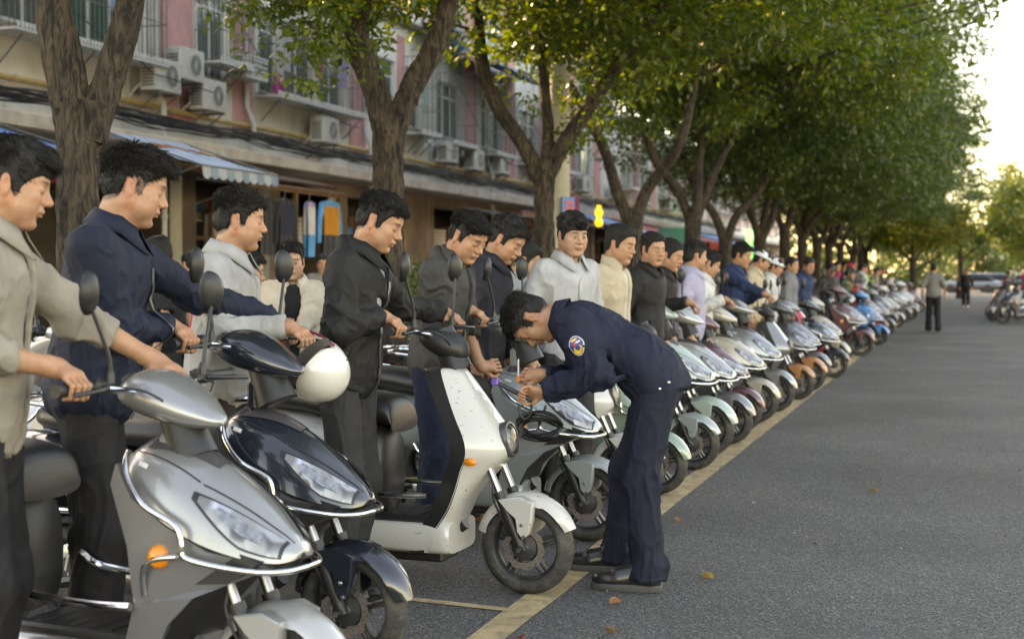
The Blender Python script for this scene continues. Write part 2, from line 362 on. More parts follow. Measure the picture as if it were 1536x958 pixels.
tree((-4.7, 16.0), 'third street tree with three limbs in front of the concrete pole', ([(0, 0, .1), (.0, 0, 1.4), (.0, 0, 2.3), (.02, 0, 2.75)], [.165, .13, .118, .13]),
     [([(-.02, 0, 2.5), (-.24, 0, 2.92), (-.57, 0, 3.42), (-.74, 0, 3.95), (-.8, .1, 5)], [.1, .09, .085, .078, .05]),
      ([(.02, 0, 2.6), (.05, .1, 3.1), (-.02, .2, 4.1), (.05, .2, 5)], [.075, .068, .06, .04]),
      ([(.05, 0, 2.6), (.26, 0, 2.98), (.62, 0, 3.5), (1.3, 0, 4.45), (1.8, 0, 5)], [.1, .088, .08, .07, .05])], 2, 3, M_leaf, True, R(6), (1, 1, 1), .62, sp3)
words = ['fourth', 'fifth', 'sixth', 'seventh', 'eighth', 'ninth', 'tenth', 'eleventh', 'twelfth', 'thirteenth', 'fourteenth']
rt = np.random.default_rng(11)
for i, Y in enumerate([20.9, 25.4, 29.8, 34.4, 39, 43.5, 48, 53, 58, 64, 71]):
    f = rt.uniform(2.2, 2.8); L_ = []
    for q in range(3 if i % 2 else 2):
        s_ = [-1, 1, .3][q]; L_.append(([(0, 0, f - .25), (s_ * rt.uniform(.2, .3), rt.uniform(-.2, .2), f + .4), (s_ * rt.uniform(.5, .8), rt.uniform(-.4, .4), f + 1.1), (s_ * rt.uniform(.7, 1.3), rt.uniform(-.5, .5), f + 2.4)], [.1, .09, .075, .05]))
    g = .93 + .012 * i
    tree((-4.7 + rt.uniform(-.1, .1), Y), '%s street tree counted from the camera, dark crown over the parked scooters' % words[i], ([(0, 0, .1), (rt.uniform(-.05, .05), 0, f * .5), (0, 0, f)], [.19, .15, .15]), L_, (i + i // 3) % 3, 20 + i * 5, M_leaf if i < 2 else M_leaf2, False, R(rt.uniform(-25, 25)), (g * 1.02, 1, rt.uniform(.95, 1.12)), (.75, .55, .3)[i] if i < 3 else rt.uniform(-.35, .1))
# far trees at the end of the street and on its right side
def round_tree(x, y, h, r, label, leafm, seed, zlo=2.2):
    t = empty('round_tree', (x, y, 0)); tag(t, label, 'tree')
    b = MB(); bark_tube(b, [(0, 0, 0), (.05, 0, h * .3), (0, .1, h * .7)], [.2, .16, .05], 10, 3, .05, seed)
    rr = np.random.default_rng(seed)
    for q in range(5):
        a = q * 1.25; b.tube([(0, 0, h * (.3 + .06 * q)), (math.cos(a) * r * .4, math.sin(a) * r * .4, h * (.45 + .06 * q)), (math.cos(a) * r * .7, math.sin(a) * r * .7, h * (.6 + .05 * q))], [.08, .05, .02], 6, 0, 3)
    b.build('trunk', M_bark, t, smooth=60)
    cl = clump_cloud(seed, int(60 * r), (0, 0, (h + zlo) / 2), (r, r, (h - zlo) / 2), zlo, .4, .8)
    me = crown_mesh('crown', cl, 70, .2, seed + 1); o = link('crown', me, leafm, t); o['kind'] = 'stuff'
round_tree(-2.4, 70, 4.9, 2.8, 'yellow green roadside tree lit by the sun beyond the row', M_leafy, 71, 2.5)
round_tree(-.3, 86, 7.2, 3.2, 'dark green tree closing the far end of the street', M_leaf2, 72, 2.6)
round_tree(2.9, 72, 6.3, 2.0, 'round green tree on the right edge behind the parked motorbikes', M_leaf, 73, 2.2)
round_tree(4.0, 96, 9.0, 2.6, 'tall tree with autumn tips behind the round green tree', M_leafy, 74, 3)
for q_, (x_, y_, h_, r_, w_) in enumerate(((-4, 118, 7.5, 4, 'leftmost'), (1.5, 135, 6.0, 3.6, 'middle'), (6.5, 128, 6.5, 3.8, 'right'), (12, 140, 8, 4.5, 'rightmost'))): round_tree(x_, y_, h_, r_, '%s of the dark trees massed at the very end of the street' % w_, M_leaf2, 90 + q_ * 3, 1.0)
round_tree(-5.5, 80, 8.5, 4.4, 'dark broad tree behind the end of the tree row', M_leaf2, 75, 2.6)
rw_ = np.random.default_rng(77); cw = np.stack([rw_.uniform(-60, 40, 520), rw_.uniform(150, 162, 520), rw_.uniform(.3, 7.5, 520) * rw_.uniform(.55, 1, 520), rw_.uniform(.9, 2.0, 520)], 1)
o = link('far_wood', crown_mesh('far_wood', cw, 70, .7, 78, .8), M_leaf2); tag(o, 'dark mass of trees beyond the far end of the street', 'wood', kind='stuff')
# hedge shrub in a low planter behind the men
hp = empty('planter_hedge', (-4.95, 13.2, .12)); tag(hp, 'clipped green hedge in a pale stone planter beside the second tree', 'hedge')
MB().box((0, 0, .2), (.7, 2.6, .4), bev=.02).build('planter', M_kerb, hp)
o = link('foliage', crown_mesh('foliage', clump_cloud(81, 70, (0, 0, .9), (.42, 1.3, .55), .4, .15, .28), 60, .07, 82), M_leaf2, hp); o['kind'] = 'stuff'
# ================================================================ HOUSES on the left
WX = -13.6
M_cream = mat('old_render', (.72, .68, .61), .9, var=.2, vscale=1.3, bump=.35, bscale=25, dirt=.6, dirtcol=(.42, .38, .32), dscale=1.8, stretch=(1, 1, .45))
M_cream2 = mat('grey_render', (.60, .57, .53), .9, var=.25, vscale=1.0, bump=.3, bscale=25, dirt=.6, dirtcol=(.38, .34, .30), dscale=1.5, stretch=(1, 1, .4))
M_pink = mat('pink_render', (.62, .31, .29), .88, var=.2, vscale=2, bump=.2, bscale=30, dirt=.5, dirtcol=(.2, .12, .10), dscale=2.2, stretch=(1, 1, .5))
M_conc = mat('stained_concrete', (.48, .455, .42), .92, var=.25, vscale=2, bump=.4, bscale=20, dirt=.7, dirtcol=(.26, .235, .205), dscale=2.5)
M_shop = mat('shopfront_brown', (.17, .125, .095), .8, var=.35, vscale=1.2, dirt=.6, dirtcol=(.08, .065, .055), dscale=2)
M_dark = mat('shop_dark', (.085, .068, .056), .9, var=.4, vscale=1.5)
M_upvc = mat('window_white', (.62, .62, .6), .45, var=.08, dirt=.4, dirtcol=(.35, .33, .3))
M_bar = mat('cage_steel', (.20, .19, .18), .5, metal=.6, var=.3, vscale=20, dirt=.5, dirtcol=(.18, .11, .07))
M_pipew = mat('drain_pipe', (.55, .55, .53), .5, var=.1, dirt=.5, dirtcol=(.3, .28, .25), dscale=4)
M_gas = mat('gas_pipe_yellow', (.50, .34, .12), .55, var=.15, dirt=.5, dirtcol=(.25, .2, .13), dscale=4)
M_cable = mat('cable_black', (.022, .022, .024), .6, var=.3)
M_acw = mat('ac_casing', (.52, .51, .47), .5, var=.1, dirt=.55, dirtcol=(.28, .26, .22), dscale=5)
M_acd = mat('ac_grille', (.10, .10, .10), .5, var=.2)
M_blue = mat('blue_tarp', (.05, .20, .46), .6, var=.2, vscale=4, dirt=.4, dirtcol=(.25, .3, .35))
M_wood = mat('brown_wood', (.16, .085, .045), .7, var=.3, vscale=3, stretch=(3, 3, .5))
M_red = mat('red_cloth', (.42, .025, .02), .7, var=.2)
M_redp = mat('red_plastic', (.62, .02, .02), .25, var=.08, coat=.4)
M_tile = mat('clay_tile', (.13, .075, .055), .85, var=.35, vscale=8, dirt=.5, dirtcol=(.22, .17, .12))
def thinglass(name, tint, op=.35):
    m = bpy.data.materials.new(name); m.use_nodes = True; N = m.node_tree.nodes; L = m.node_tree.links; N.remove(N['Principled BSDF'])
    g = N.new('ShaderNodeBsdfGlossy'); g.inputs['Roughness'].default_value = .04; t = N.new('ShaderNodeBsdfTransparent'); t.inputs[0].default_value = (*tint, 1)
    f = N.new('ShaderNodeFresnel'); f.inputs[0].default_value = 1.6; mx = N.new('ShaderNodeMixShader'); L.new(f.outputs[0], mx.inputs[0]); L.new(t.outputs[0], mx.inputs[1]); L.new(g.outputs[0], mx.inputs[2])
    d = N.new('ShaderNodeBsdfDiffuse'); d.inputs[0].default_value = (*[q * .5 for q in tint], 1); m2 = N.new('ShaderNodeMixShader'); m2.inputs[0].default_value = op; L.new(mx.outputs[0], m2.inputs[1]); L.new(d.outputs[0], m2.inputs[2])
    L.new(m2.outputs[0], N['Material Output'].inputs[0]); return m
M_pane = thinglass('window_pane', (.55, .66, .64)); M_paneg = thinglass('green_pane', (.22, .52, .42), .45)
M_curt = mat('blue_curtain', (.05, .07, .2), .9, var=.3, vscale=5, stretch=(1, 6, 1)); M_curtw = mat('pale_curtain', (.4, .38, .36), .9, var=.3, vscale=5, stretch=(1, 6, 1))
def wall_mesh(b, x, y0, y1, z0, z1, holes, depth=.22, m=0, mr=0):
    ys = sorted({y0, y1, *[h[0] for h in holes], *[h[1] for h in holes]}); zs = sorted({z0, z1, *[h[2] for h in holes], *[h[3] for h in holes]})
    for i in range(len(ys) - 1):
        for j in range(len(zs) - 1):
            yc, zc = (ys[i] + ys[i + 1]) / 2, (zs[j] + zs[j + 1]) / 2
            if any(h[0] < yc < h[1] and h[2] < zc < h[3] for h in holes): continue
            b.add([(x, ys[i], zs[j]), (x, ys[i + 1], zs[j]), (x, ys[i + 1], zs[j + 1]), (x, ys[i], zs[j + 1])], [(0, 1, 2, 3)], 1 if zs[j + 1] < 3.65 else m)
    for a, c, d, e in holes:
        b.add([(x, a, d), (x, c, d), (x, c, e), (x, a, e), (x - depth, a, d), (x - depth, c, d), (x - depth, c, e), (x - depth, a, e)], [(0, 4, 5, 1), (1, 5, 6, 2), (2, 6, 7, 3), (3, 7, 4, 0)], mr)
def window(par, y0, y1, z0, z1, panes=2, green=False, curt=None, x=WX):
    f = MB(); t = .05; xx = x - .10
    for a, c, d, e in ((y0, y1, z0, z0 + t), (y0, y1, z1 - t, z1), (y0, y0 + t, z0 + t, z1 - t), (y1 - t, y1, z0 + t, z1 - t)): f.box((xx, (a + c) / 2, (d + e) / 2), (.07, c - a - .004, e - d), bev=.006)
    w = (y1 - y0 - 2 * t) / panes
    for q in range(1, panes): f.box((xx, y0 + t + q * w, (z0 + z1) / 2), (.06, .045, z1 - z0 - 2 * t))
    zt = z0 + (z1 - z0) * .74
    f.box((xx, (y0 + y1) / 2, zt), (.058, y1 - y0 - 2 * t, .04)); fo = f.build('window', M_upvc, par)
    for q in range(panes):
        for d, e in ((z0 + t, zt - .02), (zt + .02, z1 - t)):
            MB().box((xx, y0 + t + (q + .5) * w, (d + e) / 2), (.008, w - .05, e - d)).build('pane', M_paneg if green else M_pane, fo, smooth=0)
    if curt is not None:
        c = MB(); n = 40; yy = np.linspace(y0, y1, n); c.grid([[(xx - .12 + .025 * math.sin(i * 1.3), yy[i], z) for i in range(n)] for z in (z0, z1)], 0, False); c.build('curtain', curt, fo, smooth=60)
    MB().box((x + .03, (y0 + y1) / 2, z0 - .03), (.16, y1 - y0 + .12, .06), bev=.01).build('sill', M_conc, fo)
def cage(par, y0, y1, z0, z1, dep=.5, x=WX, items=None):
    b = MB(); xf = x + dep
    n = int((y1 - y0) / .12)
    for y in np.linspace(y0, y1, n): b.tube([(xf, y, z0), (xf, y, z1)], .0085, 5)
    for q in np.linspace(0, dep - .1, 4):
        for y in (y0, y1): b.tube([(x + q, y, z0), (x + q, y, z1)], .0085, 5)
    for z in np.linspace(z0 + .03, z1, 4):
        b.tube([(x, y0, z), (xf + .002, y0, z)], .011, 5); b.tube([(x, y1, z), (xf + .002, y1, z)], .011, 5); b.tube([(xf + .01, y0, z), (xf + .01, y1, z)], .011, 5)
    o = b.build('window_cage', M_bar, par); 
    t = MB(); t.box((x + dep / 2 + .02, (y0 + y1) / 2, z0 - .03), (dep + .02, y1 - y0 + .06, .035), bev=.005); n = int((y1 - y0) / .09)
    for q in range(n): t.box((xf + .03, y0 + (q + .5) * (y1 - y0) / n, z0 + .035), (.012, .055, .085), bev=.004)
    t.build('cage_tray', M_upvc, o)
    k = MB()
    for y in np.linspace(y0 + .25, y1 - .25, 3): k.tube([(x + .01, y, z0 - .5), (x + dep - .05, y, z0 - .06)], .014, 5)
    pieces(k, 'bracket', M_bar, o)
    return o
AC_L = ['above the yellow gas pipe beside the first tree', 'upper of the pair over the yellow pipe', 'lower of the pair, blue energy sticker on its side', 'under the long window cage left of the drain pipe', 'right of the second tree on pink wall', 'beside the white drain pipe right of the second tree']
def ac_unit(y, z, label=None, x=WX, w=.82, h=.56, sticker=False):
    o = empty('air_conditioner', (x, y, z)); tag(o, label or 'weathered white air conditioner box on brackets far along the facade', 'air conditioner', 'air conditioners on the facade')
    MB().box((.32, 0, h / 2), (.32, w, h), bev=.015).build('casing', M_acw, o)
    g = MB(); g.lathe([(.21, 0), (.21, .012), (.19, .012), (.19, 0)], (.481, .1, h / 2), (1, 0, 0), 24, closed_prof=True)
    for q in range(8): a = q * math.pi / 8; g.box((.488, .1, h / 2), (.006, .40, .008), rot=np.array([[1, 0, 0], [0, math.cos(a), -math.sin(a)], [0, math.sin(a), math.cos(a)]]))
    g.build('fan_grille', M_acw, o); MB().lathe([(.001, 0), (.185, 0)], (.4815, .1, h / 2), (1, 0, 0), 24).build('fan_recess', M_acd, o)  # flat dark disc on the casing; the fan opening's shade is in its colour
    s_ = MB()
    for q in range(7): s_.box((.32, -w / 2 - .004, .09 + q * .055), (.22, .008, .03))
    s_.build('louvre', M_acd, o)
    k = MB()
    for yy in (-.3, .3): k.box((.25, yy, -.02), (.5, .035, .035)); k.tube([(.01, yy, -.35), (.45, yy, -.03)], .014, 5)
    pieces(k, 'bracket', M_bar, o)
    if sticker: MB().box((.32, -w / 2 - .012, h - .12), (.16, .004, .1)).build('sticker', M_blue, o)
    p = MB(); p.tube([(.2, -w / 2, .12), (.15, -w / 2 - .12, .02), (.03, -w / 2 - .14, -.1), (.03, -w / 2 - .14, .5)], .018, 6, 0, 4); p.build('coolant_hose', M_pipew, o)
    return o
def house(name, label, y0, y1, roof, seed, cols, floors, wins=None):
    r = np.random.default_rng(seed); h = empty(name, (0, 0, 0)); tag(h, label, 'building')
    holes = []; pink = []; wl = []; cg = []
    if wins is None:
        wl = []; y = y0 + .6; i = 0
        while y < y1 - 2.8:
            for fz in floors:
                wl.append((y, y + 1.9, fz + .95, fz + 2.45, 3, r.random() < .3, [M_curt, M_curtw, None][r.integers(3)])); 
                if r.random() < .7: cg.append((y - .1, y + 2.0, fz + .75, fz + 2.6))
            pink.append((y + 2.2, y + 3.2)); y += 3.7; i += 1
    else: wl, cg, pink = wins
    shops = []; y = y0 + .4
    while y < y1 - 2.6: shops.append((y, y + 2.9, .12, 3.2)); y += 3.4
    holes = [(w[0], w[1], w[2], w[3]) for w in wl] + shops
    b = MB(); wall_mesh(b, WX, y0, y1, .1, roof, holes + [(y0, y0 + .01, 3.5, 3.6)], .25)
    b.add([(WX, y0, .1), (WX - 9, y0, .1), (WX - 9, y0, roof), (WX, y0, roof), (WX, y1, .1), (WX - 9, y1, .1), (WX - 9, y1, roof), (WX, y1, roof)], [(0, 3, 2, 1), (4, 5, 6, 7), (3, 7, 6, 2), (1, 2, 6, 5)])
    b.build('wall', [cols, M_shop], h, smooth=0)
    k = MB()
    for a, c in pink:
        k.box((WX + .012, (a + c) / 2, (4.1 + roof - .3) / 2), (.03, c - a, roof - .3 - 4.1), bev=.004)
    if pink: pieces(k, 'pink_panel', M_pink, h)
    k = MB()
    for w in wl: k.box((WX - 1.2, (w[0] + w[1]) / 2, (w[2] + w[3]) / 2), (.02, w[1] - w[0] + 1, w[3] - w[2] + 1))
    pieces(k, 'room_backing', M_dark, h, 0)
    for w in wl: window(h, *w)
    for c in cg: cage(h, *c)
    k = MB(); k.box((WX + .42, (y0 + y1) / 2, 3.55), (.85, y1 - y0 - .02, .12), bev=.015); k.box((WX + .88, (y0 + y1) / 2, 3.60), (.08, y1 - y0 - .02, .2), bev=.01); k.build('canopy_slab', M_conc, h)
    k = MB(); k.box((WX + .1, (y0 + y1) / 2, roof + .1), (.5, y1 - y0, .2), bev=.02); k.build('cornice', M_conc, h)
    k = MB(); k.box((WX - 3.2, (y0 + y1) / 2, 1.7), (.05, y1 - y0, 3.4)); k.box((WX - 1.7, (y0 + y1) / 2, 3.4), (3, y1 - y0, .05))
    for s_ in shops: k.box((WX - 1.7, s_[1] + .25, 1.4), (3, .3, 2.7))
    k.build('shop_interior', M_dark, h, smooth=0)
    for i, s_ in enumerate(shops):  # shop fronts: shutters, doors, panels
        q = MB(); kind = r.integers(3); a, c = s_[0], s_[1]
        if kind == 0:
            n = 26
            for j in range(n): q.box((WX - .2, (a + c) / 2 - .7, .15 + (j + .5) * 2.5 / n), (.03, (c - a) / 2 - .1, 2.5 / n * .86), bev=.008)
            q.build('roller_shutter', M_cream2, h)
        elif kind == 1:
            for yy in (a + .06, a + .8, a + 1.5): q.box((WX - .15, yy, 1.35), (.07, .08, 2.5))
            q.box((WX - .15, a + .8, 2.1), (.06, 1.4, .07)); q.box((WX - .15, a + .8, .5), (.05, 1.4, .7)); q.build('door_frame', M_wood, h)
        else:
            for j in range(12): q.tube([(WX - .1, a + .1 + j * .12, .15), (WX - .1, a + .1 + j * .12, 2.6)], .01, 5)
            for z in (.3, 1.0, 1.7, 2.4): q.tube([(WX - .1, a + .05, z), (WX - .1, a + 1.5, z)], .012, 5)
            q.build('grille_gate', M_gas, h)
        g = MB()
        for j in range(16): # goods on shelves and posters inside the shop
            g.box((WX - r.uniform(.15, 1.8), r.uniform(a + .2, c - .2), r.uniform(.4, 2.8)), (.2, r.uniform(.2, .7), r.uniform(.15, .7)), int(r.integers(6)))
        pieces(g, 'shop_goods', [M_wood, M_blue, M_cream2, M_red, M_gas, M_tile], h, 0)
    return h
W1 = ([(17.7, 19.2, 5.2, 6.9, 2, False, M_curtw), (19.5, 21.4, 5.2, 6.9, 3, True, None), (22.5, 23.2, 5.1, 6.9, 1, False, M_curt), (23.5, 24.6, 5.1, 6.9, 2, False, M_curt), (25.9, 26.7, 5.1, 6.8, 1, False, M_curt), (27.0, 28.4, 5.2, 6.7, 2, False, M_curt), (28.7, 30.0, 5.2, 6.7, 2, False, M_curtw), (31.6, 33.1, 5.2, 6.7, 2, True, None), (33.8, 34.8, 5.2, 6.7, 1, False, M_curt), (12.5, 15.5, 5.2, 6.9, 3, False, M_curt)],
      [(17.5, 21.6, 5.0, 7.0), (25.7, 30.2, 5.0, 7.0), (33.6, 35.0, 5.0, 6.9), (12.3, 15.7, 5.0, 7.0), (23.4, 24.7, 5.35, 7.0)], [(22.2, 23.3), (24.8, 25.6), (30.3, 31.2), (33.2, 33.7), (15.9, 17.3)])
h1 = house('apartment_block', 'weathered cream apartment block with caged windows above the shops at left', 6, 35.4, 7.7, 3, M_cream, [4.25], W1)
ub = MB(); wall_mesh(ub, WX + .02, 28.5, 35.38, 7.92, 10.6, [(29.2, 30.6, 8.3, 9.7), (32.2, 33.6, 8.3, 9.7)], .25); ub.box((WX - 4, 31.94, 9.26), (7.4, 6.8, 2.6)); ub.build('upper_storey_wall', [M_pink, M_pink], h1, smooth=0)
for y_ in (29.2, 32.2): window(h1, y_, y_ + 1.4, 8.3, 9.7, 2, False, M_curtw, WX + .02)
h2 = house('terrace_house', 'pink and cream terrace house with blue roof edge right of the second tree', 35.42, 57, 10.6, 5, M_cream2, [4.2, 7.0])
h3 = house('far_terrace_house', 'farthest terrace house seen between the trunks of the tree row', 57.02, 110, 7.75, 8, M_cream, [4.2])
AC_P = [(21.7, 4.55), (22.5, 4.85), (23.3, 4.4), (28.3, 4.25), (36.0, 4.4), (38.2, 4.35)]
for i, (y, z) in enumerate(AC_P): ac_unit(y, z, 'white air conditioner box ' + AC_L[i], sticker=(i == 2))
ACF = ['left of the third tree fork', 'first right of the concrete pole', 'second right of the concrete pole', 'above the blue shop awning', 'above the first dark red awning', 'above the second dark red awning', 'between far trunks', 'farthest of all down the street']
for y, l_ in zip((40.6, 44.9, 46.3, 50.2, 55.2, 61, 66, 72), ACF): ac_unit(y, 4.4, 'weathered white air conditioner box ' + l_)
# pipes and the cable bundle run along all houses
CL = ['pink', 'sky', 'white', 'red', 'lilac', 'mint']; CC = [(.5, .12, .22), (.2, .4, .6), (.55, .55, .53), (.45, .04, .03), (.36, .28, .5), (.3, .5, .4)]
for i, (y, z) in enumerate(((18.3, 6.5), (20.3, 6.45), (26.4, 6.3), (27.9, 6.35), (29.2, 6.3), (34.2, 6.3))):
    b = MB(); n = 9; b.grid([[(WX + .38 + .02 * math.sin(u * 7 + v * 5), y + (u - .5) * .42 * (1 - .15 * v), z - v * .75) for u in np.linspace(0, 1, n)] for v in np.linspace(0, 1, 6)], 0, False)
    o = b.build('drying_cloth', mat('laundry_' + CL[i], CC[i], .85), smooth=60); tag(o, '%s cloth drying inside a window cage on the cream facade' % CL[i], 'laundry', 'laundry in the window cages')
gp = MB(); gp.tube([(WX + .12, y, 4.33 + .015 * math.sin(y)) for y in np.arange(6, 85, 1.0)], .05, 8); g0 = empty('gas_pipe', (0, 0, 0)); tag(g0, 'long yellow gas pipe clipped along the facade above the shops', 'pipe'); gp.build('pipe_run', M_gas, g0)
k = MB()
for y in np.arange(7, 84, 2.2): k.box((WX + .08, y, 4.33), (.16, .03, .1))
pieces(k, 'pipe_clip', M_pipew, g0)
cb = empty('cable_bundle', (0, 0, 0)); tag(cb, 'bundle of sagging black cables strung under the gas pipe', 'cables'); k = MB()
rc = np.random.default_rng(4)
for q in range(16):
    oz, ox, am, ph = rc.uniform(-.1, .1), rc.uniform(.5, .95), rc.uniform(.03, .09), rc.uniform(0, 6)
    k.tube([(WX + ox + .03 * math.sin(y * 1.7 + ph), y, 4.02 + oz - am * abs(math.sin(y * .62 + ph * .2)) + .02 * math.sin(y * 3 + ph)) for y in np.arange(6, 85, .5)], rc.uniform(.010, .02), 5)
k.build('cable', M_cable, cb)
wr_ = np.random.default_rng(8)
for q in range(5):
    y0_ = 17 + q * 6.5; o = MB().tube([(WX + .3 + .3 * t, y0_ + 6 * t, 6.9 - 2.2 * t - .9 * math.sin(t * math.pi) * wr_.uniform(.6, 1)) for t in np.linspace(0, 1, 14)], .012, 5).build('loose_wire', M_cable); tag(o, ['first', 'second', 'third', 'fourth', 'fifth'][q] + ' loose black wire from the left drooping down the facade to the cable bundle', 'wire', 'loose wires on the facade')
DP = ['between the two window cages', 'right of the long window cage', 'behind the first tree', 'right of the second tree fork', 'left of the concrete pole', 'farthest along']
for i, y in enumerate((25.2, 31.0, 21.9, 40.1, 44.9, 52)):
    k = MB(); k.tube([(WX + .1, y, 8.0), (WX + .1, y, 4.7), (WX + .22, y + .05, 4.4), (WX + .22, y + .05, .2)], .05, 8, 0, 1)
    for z in (1, 2.4, 5.2, 6.6): k.lathe([(.062, 0), (.062, .06)], (WX + (.1 if z > 4.5 else .22), y + (.0 if z > 4.5 else .05), z), (0, 0, 1), 10)
    o = k.build('drain_pipe', M_pipew); tag(o, 'white plastic drain pipe on the facade, ' + DP[i], 'pipe')
# lattice planter under the blue window
k = MB(); k.box((0, 0, 0), (.42, .9, .04))
for fx, fy, sx, sy in ((.21, 0, .02, .9), (0, -.45, .42, .02), (0, .45, .42, .02)):
    n = 9
    for i in range(n):
        for j in range(4):
            if sy > sx: k.box((fx, -.45 + (i + .5) * .1, .05 + j * .095), (.018, .062, .06), rot=None, bev=.012)
            elif i < 4: k.box((-.2 + (i + .5) * .1, fy, .05 + j * .095), (.062, .018, .06), bev=.012)
    k.box((fx, fy, .40), (max(sx, .03), max(sy, .03), .03)); k.box((fx * .97, fy * .97, .2), (max(sx * .5, .01), max(sy * .5, .01), .38), 1)
o = k.build('lattice_planter', [M_upvc, M_acd]); o.location = (WX + .23, 25.0, 5.22); tag(o, 'white lattice planter box with grey pattern fixed under the blue window', 'planter')
pk = MB(); pk.ell((0, 0, .16), (.12, .22, .2)); pk.tube([(0, -.2, .3), (0, 0, .42), (0, .2, .3)], .02, 6, 0, 4); o = pk.build('pink_bag', mat('pink_plastic', (.55, .03, .28), .4)); o.location = (WX + .3, 26.2, 5.05); tag(o, 'bright pink bag lying inside the long window cage', 'bag')
k = MB(); k.lathe([(.09, 0), (.12, .25), (.11, .25), (.085, .01)], (0, 0, 0), (0, 0, 1), 14); k.box((0, 0, .33), (.06, .1, .1), 1); o = k.build('plastic_bucket', [M_redp, mat('teal', (.02, .25, .25), .5)]); o.location = (WX + .25, 18.5, 5.05); tag(o, 'red and teal plastic bucket standing on the left window cage tray', 'bucket')
# ---- awnings
def awning(y0, y1, xb, zb, xf, zf, label, mats, stripes=True, val=.2, name='awning'):
    a = empty(name, (xb, (y0 + y1) / 2, zb)); tag(a, label, 'awning'); w = y1 - y0; n = 10; b = MB(); dx, dz = xf - xb, zf - zb
    for i in range(n):
        u0, u1 = -w / 2 + w * i / n, -w / 2 + w * (i + 1) / n; rows = []
        for t in np.linspace(0, 1, 6):
            sag = -.05 * math.sin(t * math.pi); rows.append([(dx * t, u0, dz * t + sag), (dx * t, u1, dz * t + sag)])
        b.grid(rows, (i % 2) if stripes else 0, False, flip=True)
        nv = 5; top = [(dx + .004, u0 + (u1 - u0) * q / nv, dz) for q in range(nv + 1)]; bot = [(dx + .02, u0 + (u1 - u0) * q / nv, dz - val + .05 * (abs(q / nv - .5) * 2) ** 2) for q in range(nv + 1)]
        b.grid([top, bot], ((i + 1) % 2) if stripes else 0, False, flip=True)
    b.build('canvas', mats, a, smooth=60)
    k = MB(); k.tube([(dx, -w / 2, dz), (dx, w / 2, dz)], .018, 6)
    for u in (-w / 2, w / 2): k.tube([(0, u, 0), (dx, u, dz)], .015, 6); k.tube([(0.02, u, dz - .5), (dx, u, dz)], .012, 6)
    k.build('awning_frame', M_bar, a); return a
M_aw1 = mat('awning_blue', (.22, .33, .46), .75, var=.25, vscale=3, dirt=.5, dirtcol=(.35, .36, .36)); M_aw2 = mat('awning_white', (.42, .50, .58), .75, var=.2, vscale=3, dirt=.5, dirtcol=(.3, .3, .3))
aw = awning(18.9, 21.35, -12.62, 3.62, -10.88, 3.05, 'faded blue and white striped awning with scalloped valance above the grey jacket man', [M_aw1, M_aw2])
k = MB() # printed ornaments along the awning
for q in range(9): k.box((.45 + .1 * math.sin(q), -1.1 + q * .26, -.33 * (.45 + .1 * math.sin(q)) - .02), (.2, .13, .012), q % 2, rot=np.array(Euler((0, R(18), 0)).to_matrix()))
pieces(k, 'print', [mat('print_orange', (.45, .22, .06), .7), mat('print_red', (.35, .08, .06), .7)], aw, 0)
awning(13.06, 16.59, -13.4, 3.7, -11.29, 3.05, 'plain blue tarpaulin canopy at the left edge of the picture', [M_blue, M_blue], False, .06)
awning(46.24, 51, -12.7, 3.5, -10.34, 2.82, 'blue shop awning right of the concrete pole', [M_blue, M_aw1], False, .25)
awning(51.95, 57.8, -12.7, 3.43, -10.06, 2.75, 'dark red shop awning under the fourth tree', [M_red, M_red], False, .3)
awning(58.48, 65.28, -12.7, 3.43, -10.06, 2.75, 'second dark red shop awning farther along the row', [M_red, M_aw1], False, .3)
awning(66.64, 76.16, -12.7, 3.43, -10.06, 2.75, 'farthest blue shop awning between the trunks', [M_blue, M_aw1], False, .3)
awning(36.72, 42.84, -13.55, 7.58, -12.1, 7.13, 'bright blue sheet roof over the upper window right of the second tree', [M_blue, M_blue], False, .05)
awning(34, 36.45, -13.55, 7.99, -12.38, 7.62, 'small blue sheet roof between the limbs of the second tree', [M_blue, M_blue], False, .05)
awning(35.77, 43.25, -12.7, 3.19, -10.74, 2.89, 'flat dark blue shop canopy on thin posts behind the three men', [mat('canopy_navy', (.05, .07, .12), .6), M_aw1], False, .06)
# ---- tiled eave with laundry
te = empty('tiled_eave', (-12.3, 23.87, 3.19)); tag(te, 'small lean-to roof of dark clay tiles above the hanging clothes', 'roof')
tm = MB(); tm.grid([[(x, .085 * math.cos(a), .05 * math.sin(a) - x * .22) for a in np.linspace(0, math.pi, 7)] for x in (-.1, .15)], 0, False, flip=True); tm = tm.build('roof_tile', M_tile, te, smooth=60)
tm.location = (-.6, -1.9, .13)
for j in range(22):
    for i in range(5):
        if i == j == 0: continue
        o = tm.copy(); C.objects.link(o); o.parent = te; o.location = (-.6 + i * .23, -1.9 + j * .175, .13 - i * .0506 + .003 * (j % 2))
k = MB(); k.box((0, 0, -.07), (1.3, 3.9, .03), rot=np.array(Euler((0, R(12.4), 0)).to_matrix())); k.box((.55, 0, -.24), (.06, 3.9, .08))
for u in (-1.9, 0, 1.9): k.box((.5, u, -1.65), (.08, .08, 2.75))
k.build('roof_frame', M_wood, te)
